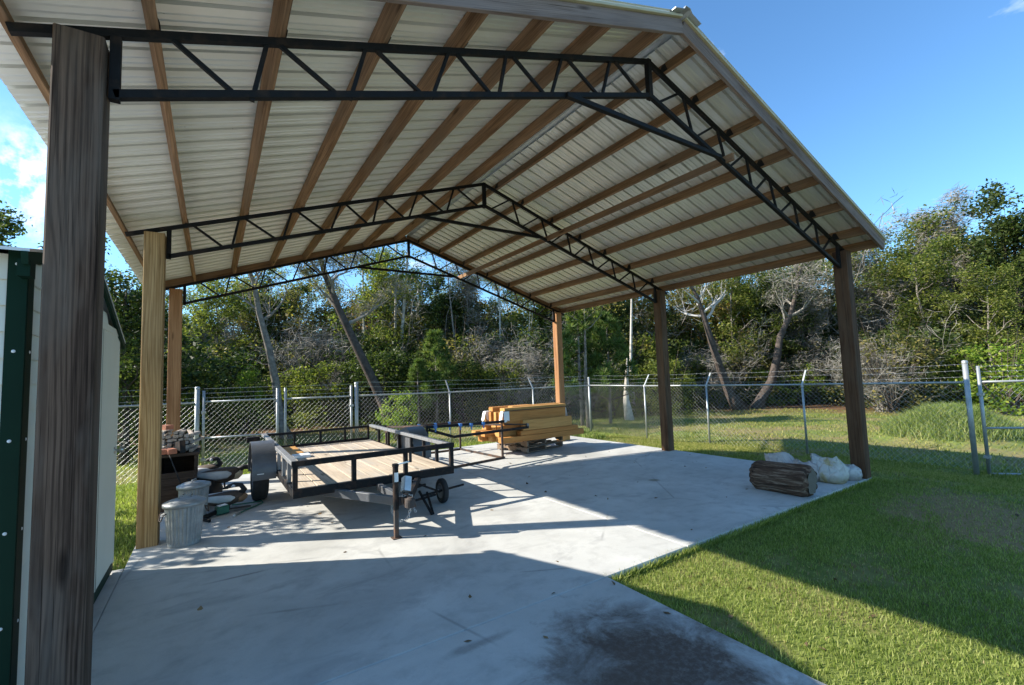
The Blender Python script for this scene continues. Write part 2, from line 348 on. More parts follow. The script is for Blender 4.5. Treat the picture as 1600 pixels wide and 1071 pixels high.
def setp(o, label=None, cat=None, group=None, kind=None):
    if label: o['label'] = label
    if cat: o['category'] = cat
    if group: o['group'] = group
    if kind: o['kind'] = kind
    return o
def link(name, me, mat, parent=None, smooth=False, fix=True):
    if fix:
        import bmesh
        bm = bmesh.new(); bm.from_mesh(me); bmesh.ops.recalc_face_normals(bm, faces=bm.faces); bm.to_mesh(me); bm.free()
    if mat is not None and not me.materials: me.materials.append(mat)
    if smooth:
        for p in me.polygons: p.use_smooth = True
    o = bpy.data.objects.new(name, me); COL.objects.link(o)
    if parent is not None: o.parent = parent
    return o
def world_loc(o):
    m = o.matrix_basis.copy()
    while o.parent: o = o.parent; m = o.matrix_basis @ m
    return m
def part(name, mb, mat, parent=None, smooth=False, wld=True):
    """mesh given in world coordinates, stored relative to its parent"""
    if wld and parent is not None:
        inv = world_loc(parent).inverted()
        mb.v = [tuple(inv @ Vector(v)) for v in mb.v]
    return link(name, mb.mesh(name), mat, parent, smooth)
def thing(name, label, cat, loc=(0, 0, 0), rz=0., group=None):
    o = bpy.data.objects.new(name, None); COL.objects.link(o); o.location = loc; o.rotation_euler = (0, 0, rz); o.empty_display_size = .1
    return setp(o, label, cat, group)
def beam(name, p, q, w, h, mat, parent=None, upv=(0, 0, 1), c=.005):
    """a piece of timber or section whose local X runs along its length"""
    p, q = Vector(p), Vector(q); x = (q-p); L = x.length; x.normalize(); u = Vector(upv)
    if abs(x.dot(u)) > .98: u = Vector((0, 1, 0))
    y = u.cross(x).normalized(); z = x.cross(y)
    mb = MB(); mb.bar((-L/2, 0, 0), (L/2, 0, 0), w, h, (0, 0, 1), c)
    o = link(name, mb.mesh(name), mat, parent)
    mid = (p+q)/2
    Mw = Matrix(((x.x, y.x, z.x, mid.x), (x.y, y.y, z.y, mid.y), (x.z, y.z, z.z, mid.z), (0, 0, 0, 1)))
    o.matrix_basis = (world_loc(parent).inverted() @ Mw) if parent is not None else Mw
    return o
def copy_of(o, parent=None, loc=None, rz=None, scale=None):
    c = o.copy(); COL.objects.link(c); c.parent = parent
    if loc is not None: c.location = loc
    if rz is not None: c.rotation_euler = (0, 0, rz)
    if scale is not None: c.scale = scale
    return c
def copy_tree(root, loc, rz=0., scale=1., label=None, group=None):
    c = copy_of(root, None, loc, rz, (scale,)*3 if not isinstance(scale, tuple) else scale)
    for ch in list(root.children):
        k = copy_of(ch, c)
        for g in list(ch.children): copy_of(g, k)
    if label: c['label'] = label
    if group: c['group'] = group
    return c
def sm(a, b, x):
    t = min(1, max(0, (x-a)/(b-a))); return t*t*(3-2*t)

# ------------------------------------------------------------------ ground
def ground_z(x, y):
    d = math.hypot(max(x-.3, 0), max(y-7.4, -y, 0))
    w = max(sm(-5, 0, x), sm(5, 8, y))
    z = -.07-.31*sm(.1, 3.6, d)*w
    if x < -8.8: z -= .08*sm(-8.9, -11, x)
    far = math.hypot(x+8, y+3)
    z += .04*math.sin(x*.9+1.3)*math.cos(y*.8)*sm(8, 16, far)
    # low grassy mound beyond the right-hand fence
    mdx, mdy = (x-8.6)/1.35, (y-1.05)/1.15
    z += .62*math.exp(-(mdx*mdx+mdy*mdy)**1.3)
    return z
xs = np.concatenate([np.linspace(-300, -30, 10), np.linspace(-26, -12, 8), np.arange(-11, 14.01, .25), np.linspace(15, 40, 16), np.linspace(50, 300, 10)])
ys = np.concatenate([np.linspace(-300, -30, 10), np.linspace(-26, -9, 9), np.arange(-8, 14.01, .25), np.linspace(15, 45, 18), np.linspace(55, 300, 10)])
gm = MB(); nx, ny = len(xs), len(ys)
gm.v = [(x, y, ground_z(x, y)) for y in ys for x in xs]
gm.f = [(j*nx+i, j*nx+i+1, (j+1)*nx+i+1, (j+1)*nx+i) for j in range(ny-1) for i in range(nx-1)]
lawn = part('lawn', gm, M['lawn'], None, True); setp(lawn, 'lawn around the concrete pad, brown leaf litter under the trees', kind='structure')
# slab in two pours with a joint at X=-4.25, the apron in front, and the pad under the shed
def slab_piece(name, poly, label, top=0.):
    m = MB(); cx = sum(p[0] for p in poly)/len(poly); cyy = sum(p[1] for p in poly)/len(poly)
    ins = [(cx+(x-cx)*.9985, cyy+(y-cyy)*.9985) for x, y in poly]; n = len(poly)
    m.add([(x, y, -.5) for x, y in poly]+[(x, y, top-.008) for x, y in poly]+[(x, y, top) for x, y in ins],
          [tuple(range(2*n, 3*n))]+[(i, (i+1) % n, n+(i+1) % n, n+i) for i in range(n)]+[(n+i, n+(i+1) % n, 2*n+(i+1) % n, 2*n+i) for i in range(n)])
    o = part(name, m, M['slab']); return setp(o, label, kind='structure')
slab_piece('concrete_slab', [(-8.81, .002), (-4.255, .002), (-4.255, 7.42), (-8.81, 7.42)], 'left pour of the concrete slab under the roof')
slab_piece('concrete_slab', [(-4.245, .002), (.22, .002), (.22, 7.42), (-4.245, 7.42)], 'right pour of the concrete slab under the roof')
slab_piece('driveway', [(-12.5, -9), (-5.0, -9), (-5.36, -1.6), (-5.34, -.006), (-8.81, -.006), (-12.5, -.006)], 'concrete apron in front of the slab', 0)
slab_piece('shed_pad', [(-12.5, .0), (-8.812, .0), (-8.812, 2.93), (-12.5, 2.75)], 'concrete pad the shed stands on', -.001)

# ------------------------------------------------------------------ pole barn
barn = thing('pole_barn', 'open pole barn with white metal gable roof on six timber posts', 'pole barn', (-4.3, 3.6, 0))
S = .19; PX = (-8.695, .095); PY = (.095, 3.605, 7.185); PH = 3.47
pm = {(0, 0): ('post_dark', 'dark grey weathered post nearest the camera'), (0, 1): ('post_tan', 'tan treated post behind the garbage cans'), (0, 2): ('post_orange', 'orange brown rear post by the fence gate'),
      (1, 0): ('post_grey', 'dark grey post by the sacks'), (1, 1): ('post_brown', 'brown middle post on the open side'), (1, 2): ('post_orange', 'orange brown post behind the lumber')}
for i, x in enumerate(PX):
    for j, y in enumerate(PY):
        m_, lab = pm[(i, j)]
        o = beam('post', (x, y, 0.001), (x, y, PH), S, S, M[m_], barn, (0, 1, 0), .008); o['label'] = lab
RX = -4.3
def zc(x): return 4.985-abs(x-RX)/3
sl = math.atan(1/3); cs = math.cos(sl)
BCH = .385
webpts_top = [4.03, 3.50, 2.90, 2.27, 1.74, 1.13, .50]
webpts_bot = [3.68, 3.11, 2.52, 1.93, 1.38, .74]
for ty in PY:
    tr = bpy.data.objects.new('roof_truss', None); COL.objects.link(tr); tr.parent = barn; tr.location = (0, ty-3.6, 0)
    T = lambda n_, p, q, w, h: beam(n_, p, q, w, h, M['truss'], tr, (0, 1, 0), 0.002)
    for sgn in (-1, 1):
        xe = RX+sgn*4.66
        T('top_chord', (xe, ty, zc(xe)), (RX+sgn*.03, ty, zc(RX)-.008), .045, .04)
        xb = RX+sgn*4.27
        T('bottom_chord', (xb, ty, zc(xb)-BCH+.05), (RX+sgn*.028, ty, zc(RX)-BCH), .045, .045)
        T('end_strut', (xb-sgn*.0, ty, zc(xb)-BCH+.02), (xb, ty, zc(xb)-.02), .045, .045)
        tops = webpts_top; bots = webpts_bot
        for k, b in enumerate(bots):
            zb = zc(RX+sgn*b)-BCH+.02
            T('web', (RX+sgn*tops[k], ty, zc(RX+sgn*tops[k])-.02), (RX+sgn*(b+.04), ty, zb), .026, .026)
            T('web', (RX+sgn*(b-.03), ty, zb), (RX+sgn*(tops[k+1]+.07), ty, zc(RX+sgn*tops[k+1])-.02), .026, .026)
        T('web', (RX+sgn*.50, ty, zc(RX+sgn*.5)-.02), (RX+sgn*.14, ty, zc(RX)-BCH-.02), .026, .026)
    T('king_post', (RX, ty, zc(RX)-BCH-.03), (RX, ty, zc(RX)+.02), .055, .055)
    T('collar_tie', (-5.49, ty-.03, 4.215), (-3.11, ty-.03, 4.215), .045, .045)
PURL_L = [-8.96, -8.40, -7.78, -7.13, -6.52, -5.91, -5.27, -4.55]
PURL_R = [-4.06, -3.52, -2.86, -2.18, -1.52, -.83, -.12, .30]
for x in PURL_L+PURL_R:
    sg = -1 if x < RX else 1
    nrm = Vector((sg*math.sin(sl), 0, cs))
    c0 = Vector((x, 0, zc(x)))+nrm*(.029+.07)
    a, b = c0.copy(), c0.copy(); a.y = -.305; b.y = 7.305
    beam('purlin', a, b, .038, .14, M['purlin'], barn, nrm, .003)
    if PURL_L[0] < x < .2:
        for ty in PY:
            g = MB(); e = Vector((cs, 0, -sg*math.sin(sl))); base = Vector((x, ty, zc(x)))+nrm*.03
            side = e*(.0215 if sg < 0 else -.0215)
            p0 = base+side
            e4 = e*(.004 if sg < 0 else -.004)
            tri = [p0+Vector((0, -.075, 0)), p0+Vector((0, .05, 0)), p0+Vector((0, .02, 0))+nrm*.115, p0+Vector((0, -.02, 0))+nrm*.115]
            g.add(tri+[v+e4 for v in tri], [(0, 1, 2, 3), (7, 6, 5, 4), (0, 4, 5, 1), (1, 5, 6, 2), (2, 6, 7, 3), (3, 7, 4, 0)])
            part('purlin_clip', g, M['truss'], barn)
beam('brace', (-2.98, -.02, zc(-2.98)-BCH+.06), (-2.98, 7.25, zc(-2.98)-BCH+.06), .038, .089, M['purlin'], barn, (0, 0, 1), .003)
for y in (-.33, 7.33):
    for sg in (-1, 1):
        xe = -9.06 if sg < 0 else .42
        nrm = Vector((sg*math.sin(sl), 0, cs)); off = nrm*(.029+.07)
        p0 = Vector((RX+sg*.032, y, zc(RX)))+off; p1 = Vector((xe, y, zc(xe)))+off
        p0.x = RX+sg*.002
        o = beam('fascia', p0, p1, .038, .145, M['fascia' if y < 0 else 'purlin'], barn, nrm, .003)
        q0 = p0+nrm*.0875; q1 = p1+nrm*.0875; q0.y = q1.y = y+(-.012 if y < 0 else .012)
        beam('rake_trim', q0, q1, .066, .022, M['tan'], barn, nrm, .002)
# ribbed roof sheets
cover = .862; y0 = -.372
prof = []
for k in range(4):
    u = k*cover/4
    for du, z in ((0, .045), (.016, .045), (.019, 0), (.070, 0), (.078, .006), (.096, .006), (.104, 0), (.128, 0), (.136, .006), (.154, .006), (.162, 0), (.1965, 0), (.1995, .045)):
        prof.append((u+du, z))
prof.append((cover+.017, .045))
for sg in (-1, 1):
    xe = -9.13 if sg < 0 else .445
    nrm = Vector((sg*math.sin(sl), 0, cs))
    for k in range(9):
        g = MB(); off = nrm*(.029+.14+.002+(.004 if k % 2 else 0))
        A = Vector((RX+sg*.045, 0, zc(RX+sg*.045)))+off; B = Vector((xe, 0, zc(xe)))+off
        n = len(prof)
        for P in (A, B):
            for dz in (0, .0018):
                for (u, z) in prof:
                    p = P+nrm*(z+dz); g.v.append((p.x, y0+k*cover+u, p.z))
        for i in range(n-1):
            g.f += [(i, i+1, 2*n+i+1, 2*n+i), (n+i, 3*n+i, 3*n+i+1, n+i+1), (i, n+i, n+i+1, i+1), (2*n+i, 2*n+i+1, 3*n+i+1, 3*n+i)]
        g.f += [(0, 2*n, 3*n, n), (n-1, 2*n-1, 4*n-1, 3*n-1)]
        part('roof_panel', g, M['roof'], barn)
g = MB(); zt = zc(RX)+.029+.14+.042
pf = [(-.2, -.2/3), (-.06, -.02), (-.035, .02), (.035, .02), (.06, -.02), (.2, -.2/3)]
outl = [(RX+u, zt+v+.012) for u, v in pf]+[(RX+u, zt+v+.006) for u, v in reversed(pf)]
for a, b in ((-.42, 7.42),):
    n = len(pf)
    g.add([(x, a, z) for x, z in outl]+[(x, b, z) for x, z in outl],
          [(i, i+1, 2*n+i+1, 2*n+i) for i in range(2*n-1)]+[(2*n-1, 0, 2*n, 4*n-1)]+[(i, i+1, 2*n-2-i, 2*n-1-i) for i in range(n-1)]+[(2*n+i, 4*n-1-i, 4*n-2-i, 2*n+i+1) for i in range(n-1)])
part('ridge_cap', g, M['galv'], barn)

# ------------------------------------------------------------------ shed
shed = thing('tool_shed', 'cream lap sided shed with dark green corner trim at the left edge', 'shed', (-10.3, 1.55, 0))
SX, SY0, SY1, SB = -8.885, .205, 2.90, .12
PKY, PKZ = 1.55, 2.66
def eave_z(y): return 2.36+(PKZ-2.36)*(y-SY0)/(PKY-SY0) if y < PKY else 2.14+(PKZ-2.14)*(SY1-y)/(SY1-PKY)
SXB = -11.9
core = MB(); core.prism([(SY0+.02, SB), (SY1-.02, SB), (SY1-.02, 2.12), (PKY, PKZ-.03), (SY0+.02, 2.32)], 'X', SXB+.02, SX-.025); part('wall', core, M['siding'], shed)
lap = .125; DY0, DY1, DZ1 = 1.25, 2.74, 2.2
nl = int((PKZ-SB)/lap)+1
for k in range(nl):
    z0_, z1_ = SB+k*lap, SB+(k+1)*lap
    # run of the board at its mid height on the gable
    zm = z1_
    ya = SY0 if zm < 2.36 else SY0+(PKY-SY0)*(zm-2.36)/(PKZ-2.36); yb = SY1 if zm < 2.14 else SY1-(SY1-PKY)*(zm-2.14)/(PKZ-2.14)
    segs = [(ya, DY0-.06), (DY1+.06, yb)] if zm < DZ1+.1 else [(ya, yb)]
    for a, b in segs:
        if b-a < .02: continue
        g = MB(); g.add([(SX-.028, a, z0_), (SX, a, z0_), (SX-.016, a, z1_), (SX-.028, a, z1_), (SX-.028, b, z0_), (SX, b, z0_), (SX-.016, b, z1_), (SX-.028, b, z1_)],
                        [(0, 1, 2, 3), (7, 6, 5, 4), (0, 4, 5, 1), (1, 5, 6, 2), (2, 6, 7, 3), (3, 7, 4, 0)])
        part('siding_board', g, M['siding'], shed)
    if z1_ < 2.42:
        for ys_, o_ in ((SY0, -1), (SY1, 1)):
            g = MB(); yi, yo, yt = ys_-o_*.0+o_*-.018, ys_+o_*.012, ys_-o_*.004
            if o_ > 0 and z1_ > 2.2: continue
            g.add([(SXB, yi, z0_), (SXB, yo, z0_), (SXB, yt, z1_), (SXB, yi, z1_), (SX-.03, yi, z0_), (SX-.03, yo, z0_), (SX-.03, yt, z1_), (SX-.03, yi, z1_)],
                  [(0, 1, 2, 3), (7, 6, 5, 4), (0, 4, 5, 1), (1, 5, 6, 2), (2, 6, 7, 3), (3, 7, 4, 0)])
            part('siding_board', g, M['siding'], shed)
# corner trims: L-shaped
for yc, o_, zt_ in ((SY0, -1, 2.40),):
    g = MB(); w = .075 if o_ < 0 else .03
    g.box((SX-.062, yc+o_*.016-.004, SB-.06), (SX+.006, yc+o_*.016+.004, zt_))
    g.box((SX-.002, min(yc+o_*.012, yc-o_*w), SB-.06), (SX+.008, max(yc+o_*.012, yc-o_*w), zt_))
    part('corner_trim', g, M['green'], shed)
for k in range(6):
    z = .22+k*.42
    for (px_, py_, ax) in ((SX-.03, SY0-.021, 'y'), (SX+.009, SY0+.045, 'x')):
        g = MB(); rot_ = Matrix.Rotation(R(90), 4, 'X') if ax == 'y' else Matrix.Rotation(R(90), 4, 'Y')
        g.lathe([(0.0001, .003), (.006, .0025), (.008, 0)], 8, Matrix.Translation((px_, py_, z)) @ rot_ @ (Matrix.Rotation(0, 4, 'X')))
        part('screw', g, M['white'], shed, True)
g = MB(); g.box((SX-.012, DY0, SB+.02), (SX+.012, DY1, DZ1)); door = part('door', g, M['doorp'], shed)
g = MB(); g.box((SX+.012, 1.99, SB+.02), (SX+.016, 2.0, DZ1)); part('door_seam', g, M['brass'], door)
g = MB(); g.lathe([(.0001, .075), (.02, .072), (.03, .055), (.026, .038), (.011, .03), (.011, .008), (.028, .006), (.03, 0)], 16, Matrix.Translation((SX+.012, 2.66, 1.15)) @ Matrix.Rotation(R(90), 4, 'Y'))
part('knob', g, M['brass'], door, True)
for a, b in (((SX-.004, DY0-.055, DZ1), (SX+.018, DY1+.09, DZ1+.055)), ((SX-.004, DY1, SB), (SX+.014, DY1+.05, DZ1-.001)), ((SX-.004, DY0-.05, SB), (SX+.014, DY0, DZ1-.001))):
    g = MB(); g.box(a, b); part('door_trim', g, M['doorp'], shed)
g = MB(); g.box((SX-.03, SY0+.01, .02), (SX-.004, SY1-.02, SB-.004)); part('base_rail', g, M['green'], shed)
for y in (.5, 1.5, 2.75):
    g = MB(); g.box((SXB+.1, y-.06, .001), (SX-.1, y+.06, SB-.004)); part('skid', g, M['oldwood'], shed)
# roof sheets and rake / eave trim
for ya, za, yb, zb in ((SY0-.13, 2.36-.13*.22, PKY, PKZ), (PKY, PKZ, SY1+.04, 2.14-.04*.385)):
    g = MB(); g.add([(SXB-.1, ya, za+.03), (SX+.036, ya, za+.03), (SX+.036, yb, zb+.03), (SXB-.1, yb, zb+.03), (SXB-.1, ya, za+.045), (SX+.036, ya, za+.045), (SX+.036, yb, zb+.045), (SXB-.1, yb, zb+.045)],
                    [(0, 3, 2, 1), (4, 5, 6, 7), (0, 1, 5, 4), (1, 2, 6, 5), (2, 3, 7, 6), (3, 0, 4, 7)])
    part('roof', g, M['shedroof'], shed)
    g = MB(); g.bar((SX+.02, ya, za+.0), (SX+.02, yb, zb+.0), .025, .06, (0, 0, 1)); part('rake_trim', g, M['green'], shed)
g = MB(); g.box((SX-.012, SY0-.10, 2.25), (SX+.033, SY0-.022, 2.33)); part('soffit', g, M['green'], shed)

# ------------------------------------------------------------------ trailer
tx0, tx1, ty0, ty1 = -7.33, -5.27, 3.05, 7.0
trl = thing('utility_trailer', 'black flat utility trailer with plank deck and low rails', 'trailer', (-6.3, 5.0, 0))
def tb(n_, p, q, w, h, mat='black', par=None, upv=(0, 0, 1)):
    return beam(n_, p, q, w, h, M[mat], par or trl, upv, .004)
for x in (tx0+.025, tx1-.025): tb('frame_rail', (x, ty0+.025, .42), (x, ty1-.025, .42), .05, .10)
for y in (ty0, ty1): tb('frame_rail', (tx0, y, .42), (tx1, y, .42), .05, .10)
for y in (3.9, 4.7, 5.5, 6.3): tb('cross_member', (tx0+.05, y, .405), (tx1-.05, y, .405), .05, .065)
npl = 9; pw = (tx1-tx0-.1)/npl
for k in range(npl):
    x = tx0+.05+pw*(k+.5); tb('deck_plank', (x, ty0+.03, .456+.002*(k % 2)), (x, ty1-.03, .456+.002*((k*3) % 2)), pw-.008, .034, 'deck')
for x in (tx0+.025, tx1-.025): tb('top_rail', (x, ty0+.027, .765), (x, ty1-.04, .765), .075, .05, 'greysteel')
tb('top_rail', (tx0-.012, ty0, .763), (tx1+.012, ty0, .763), .055, .065)
for k in range(4):
    x = tx0+.025+(tx1-tx0-.05)*k/3; tb('rail_post', (x, ty0, .471), (x, ty0, .73), .055, .05, 'black', None, (0, 1, 0))
for x in (tx0+.025, tx1-.025):
    for y in (3.55, 4.05, 4.6, 5.2, 5.8, 6.4): tb('rail_post', (x, y, .471), (x, y, .739), .045, .045, 'greysteel' if x < -7 else 'black', None, (0, 1, 0))
tg = MB(); gate = bpy.data.objects.new('tail_gate', None); COL.objects.link(gate); gate.parent = trl; gate.location = (0, 2.0, .47)
for z in (.50, .75): tb('gate_bar', (tx0+.06, ty1-.03, z), (tx1-.06, ty1-.03, z), .04, .045, 'black', gate)
for k in range(5):
    x = tx0+.08+(tx1-tx0-.16)*k/4; tb('gate_bar', (x, ty1-.03, .523), (x, ty1-.03, .727), .04, .04, 'black', gate, (0, 1, 0))
g = MB()
nn = 44
for k in range(-8, nn):
    for s_ in (-1, 1):
        xa = tx0+.1+k*.045; xb_ = xa+.12*1.0
        za_, zb_ = (.52, .73) if s_ > 0 else (.73, .52)
        if xa > tx0+.08 and xb_ < tx1-.08: g.bar((xa, ty1-.03+s_*.002, za_), (xb_, ty1-.03+s_*.002, zb_), .006, .003, (0, 1, 0))
part('mesh_panel', g, M['rack'], gate)['kind'] = 'stuff'
def wheel(parent, x, y, z, r, w, name='wheel'):
    wh = bpy.data.objects.new(name, None); COL.objects.link(wh); wh.parent = parent
    wh.matrix_basis = world_loc(parent).inverted() @ Matrix.Translation((x, y, z))
    Rm = Matrix.Translation((x, y, z)) @ Matrix.Rotation(R(90), 4, 'Y')
    g = MB(); h = w/2; ri = r*.60
    g.lathe([(ri, -h*.85), (r*.8, -h), (r*.95, -h*.85), (r, -h*.55), (r*.985, -h*.2), (r, -h*.15), (r, h*.15), (r*.985, h*.2), (r, h*.55), (r*.95, h*.85), (r*.8, h), (ri, h*.85)], 36, Rm, True)
    part('tyre', g, M['rubber'], wh, True)
    g = MB(); g.lathe([(.0001, -h*.3), (r*.2, -h*.32), (r*.22, -h*.5), (r*.5, -h*.2), (r*.56, -h*.8), (ri+.002, -h*.86), (ri+.002, h*.86), (r*.56, h*.8), (r*.5, h*.2), (r*.22, h*.5), (r*.2, h*.32), (.0001, h*.3)], 28, Rm)
    part('rim', g, M['greysteel'], wh, True)
    return wh
AY, AZ = 5.0, .33
wheel(trl, tx0-.19, AY, AZ, .33, .21); wheel(trl, tx1+.19, AY, AZ, .33, .21)
tb('axle', (tx0-.1, AY, AZ), (tx1+.1, AY, AZ), .05, .05)
def fender(x0, x1, mat):
    g = MB(); r0, r1 = .43, .442; n = 40; zcn = .42
    pts = [(AY-.43, .36)]+[(AY-r0*math.cos(math.pi*k/n), zcn+r0*math.sin(math.pi*k/n)) for k in range(n+1)]+[(AY+.43, .36)]
    pto = [(AY-.442, .36)]+[(AY-r1*math.cos(math.pi*k/n), zcn+r1*math.sin(math.pi*k/n)) for k in range(n+1)]+[(AY+.442, .36)]
    m = len(pts)
    for x in (x0, x1):
        for P in (pts, pto): g.v += [(x, y, z) for y, z in P]
    for i in range(m-1):
        g.f += [(i, i+1, 2*m+i+1, 2*m+i), (m+i, 3*m+i, 3*m+i+1, m+i+1), (i, m+i, m+i+1, i+1), (2*m+i, 2*m+i+1, 3*m+i+1, 3*m+i)]
    # inner side plate
    xi = x1 if x1 < -6 else x0; e = .006 if x1 < -6 else -.006
    q = [(y, z) for y, z in pts[1:-1]]
    g.add([(xi, y, z) for y, z in q]+[(xi+e, y, z) for y, z in q], [tuple(range(len(q))), tuple(range(2*len(q)-1, len(q)-1, -1))]+[(i, i+1, len(q)+i+1, len(q)+i) for i in range(len(q)-1)])
    part('fender', g, M[mat], trl)
fender(tx0-.315, tx0-.012, 'fenderp'); fender(tx1+.012, tx1+.315, 'fenderp')
g = MB(); g.box((tx0-.255, AY-.455, .44), (tx0-.17, AY-.443, .45)); part('side_marker', g, M['white'], trl)
for x, d in ((tx0, -1), (tx1, 1)):
    g = MB(); g.box((min(x+d*.05, x+d*.26), 6.78, .66), (max(x+d*.05, x+d*.26), 6.9, .755)); part('light_bracket', g, M['black'], trl)
TIP = Vector((-6.33, 1.98, .37))
tb('tongue', (-6.95, 3.25, .355), TIP+Vector((-.05, .12, 0)), .055, .095, 'fenderp'); tb('tongue', (-5.7, 3.25, .355), TIP+Vector((.05, .12, 0)), .055, .095, 'black')
tb('tongue', (-6.33, 3.02, .355), TIP+Vector((0, -.02, 0)), .062, .085, 'fenderp')
g = MB(); rm = Matrix.Translation(TIP+Vector((0, -.06, .02)))
g.lathe([(.001, .05), (.03, .048), (.05, .03), (.056, 0), (.058, -.05), (.048, -.055)], 16, rm)
g.box((TIP.x-.04, TIP.y-.06, .355), (TIP.x+.04, TIP.y+.16, .425)); g.box((TIP.x-.012, TIP.y-.02, .425), (TIP.x+.012, TIP.y+.14, .455))
part('coupler', g, M['rusty'], trl)
JX, JY = -6.44, 2.06
jk = MB(); jk.tube([(JX, JY, .30), (JX, JY, .76)], .032, 12); jk.tube([(JX, JY, .76), (JX, JY, .79)], .037, 12); jack = part('jack', jk, M['black'], trl)
g = MB(); g.bar((JX, JY, .002), (JX, JY, .34), .045, .045, (0, 1, 0)); g.box((JX-.05, JY-.05, .001), (JX+.05, JY+.05, .008)); part('jack_leg', g, M['rusty'], jack)
g = MB(); g.tube([(JX, JY, .77), (JX+.03, JY-.01, .785), (JX+.17, JY-.02, .80)], .009, 8); part('crank_arm', g, M['white'], jack, True)
g = MB(); g.tube([(JX+.165, JY-.02, .79), (JX+.165, JY-.02, .90)], .016, 10); part('crank_grip', g, M['rubber'], jack)
g = MB(); g.add([(JX+.034*math.sin(t)*1.02, JY-.034*math.cos(t)*1.02, z) for z in (.60, .70) for t in (-.7, -.35, 0, .35, .7)], [(i, i+1, 6+i, 5+i) for i in range(4)]); part('jack_label', g, M['white'], jack)
g = MB(); g.bar((JX+.13, JY+.05, .46), (JX+.17, JY+.12, .60), .09, .10, (0, 1, 0), .01); part('hitch_box', g, M['galv'], trl)
def chain(pts, name):
    g = MB(); k = 0
    for i in range(len(pts)-1):
        a, b = Vector(pts[i]), Vector(pts[i+1]); L = (b-a).length; nlk = max(1, int(L/.03))
        for j in range(nlk):
            c = a+(b-a)*((j+.5)/nlk); d = (b-a).normalized(); s_ = d.cross(Vector((.3, .2, 1))).normalized()
            if k % 2: s_ = d.cross(s_)
            ring = [c+d*.021*math.cos(t)+s_*.012*math.sin(t) for t in [2*math.pi*q/8 for q in range(9)]]
            g.tube(ring, .0038, 5, False); k += 1
    return part(name, g, M['galv'], trl, True)
chain([TIP+Vector((-.09, .28, 0)), TIP+Vector((-.11, .22, -.13)), TIP+Vector((-.06, .1, -.21)), TIP+Vector((.0, .02, -.17)), TIP+Vector((.03, .0, -.05))], 'safety_chain')
chain([TIP+Vector((-.06, .1, .06)), TIP+Vector((0, .02, .075)), TIP+Vector((.07, .06, .06)), TIP+Vector((.08, .1, -.03)), TIP+Vector((.09, .02, -.12))], 'safety_chain')

blk = beam('wood_offcut', (-6.93, 5.7, .50), (-6.93, 6.7, .50), .26, .05, M['timber'], None, (0, 0, 1), .004); setp(blk, 'short orange board lying on the trailer deck by the left rail', 'board')
pb = MB(); pb.box((-7.0, 5.42, .475), (-6.74, 5.66, .52)); setp(part('pale_box', pb, M['sheeting']), 'flat pale box on the trailer deck beside the orange board', 'box')

# wheeled hand dolly right of the tongue
dl = thing('trailer_dolly', 'black tube hand dolly with one spoked wheel beside the trailer tongue', 'dolly', (-5.65, 2.85, 0))
wx, wy = -5.46, 3.02
wheel(dl, wx, wy, .165, .165, .07)
for p, q, n_ in (((wx-.35, wy-.14, .18), (wx+.38, wy+.10, .17), 'axle_bar'), ((-5.95, 3.0, .38), (wx-.06, wy-.06, .17), 'frame_tube'), ((-5.95, 3.0, .38), (-6.1, 2.72, .17), 'frame_tube'),
                 ((-6.12, 2.7, .17), (-5.6, 2.93, .15), 'frame_tube'), ((-5.93, 2.86, .30), (-5.73, 2.96, .30), 'frame_tube'), ((-5.84, 2.9, .24), (-5.80, 2.58, .004), 'leg'), ((-5.72, 2.93, .2), (-5.78, 2.59, .004), 'leg'), ((-5.95, 3.0, .39), (-5.93, 2.84, .29), 'frame_tube')):
    beam(n_, p, q, .026, .026, M['black'], dl, (0, 0, 1), .003)
g = MB(); g.tube([(wx-.13, wy-.04, .175), (wx-.06, wy-.02, .172)], .02, 10); part('hub', g, M['white'], dl)

# ------------------------------------------------------------------ garbage cans
def garbage_can(name, label, loc, r=.185, h=.46, rz=0., group='galvanised garbage cans'):
    t = thing(name, label, 'garbage can', loc, rz, group)
    g = MB(); n = 84; rows = [(.0, .80, 0), (.02, .81, 0), (.05, .815, 1), (.2, .87, 1), (.36, .93, 1), (.42, .955, 1), (.44, .975, 0), (.46, .985, 0)]
    for zz, rr, c in rows:
        for k in range(n):
            a = 2*math.pi*k/n; q = r*rr*(1-(.045 if c and (k % 3 == 0) else 0)); g.v.append((q*math.cos(a), q*math.sin(a), zz*h/.46))
    g.f = [(i*n+k, i*n+(k+1) % n, (i+1)*n+(k+1) % n, (i+1)*n+k) for i in range(len(rows)-1) for k in range(n)]+[tuple(range(n-1, -1, -1))]
    part('body', g, M['can'], t, False, False)
    g = MB(); g.lathe([(r*1.0, h-.03), (r*1.06, h-.03), (r*1.065, h+.006), (r*1.0, h+.014), (r*.8, h+.022), (r*.78, h+.03), (r*.4, h+.045), (.0001, h+.05)], 40)
    lid = part('lid', g, M['can'], t, True, False)
    g = MB(); g.tube([(-.06, 0, h+.045), (-.055, 0, h+.07), (.055, 0, h+.07), (.06, 0, h+.045)], .007, 8); part('lid_handle', g, M['can'], lid, True, False)
    for s_ in (-1, 1):
        g = MB(); g.tube([(s_*r*.95, -.05, h*.82), (s_*(r+.02), -.05, h*.80), (s_*(r+.035), -.03, h*.66), (s_*(r+.035), .03, h*.66), (s_*(r+.02), .05, h*.80), (s_*r*.95, .05, h*.82)], .006, 6); part('handle', g, M['rusty'], t, True, False)
    return t
garbage_can('garbage_can', 'ribbed galvanised garbage can with lid in front of the tan post', (-8.365, 3.40, .001), .19, .445, R(20))
garbage_can('garbage_can', 'galvanised garbage can half hidden behind the front can', (-8.31, 4.42, .001), .175, .44, R(70))

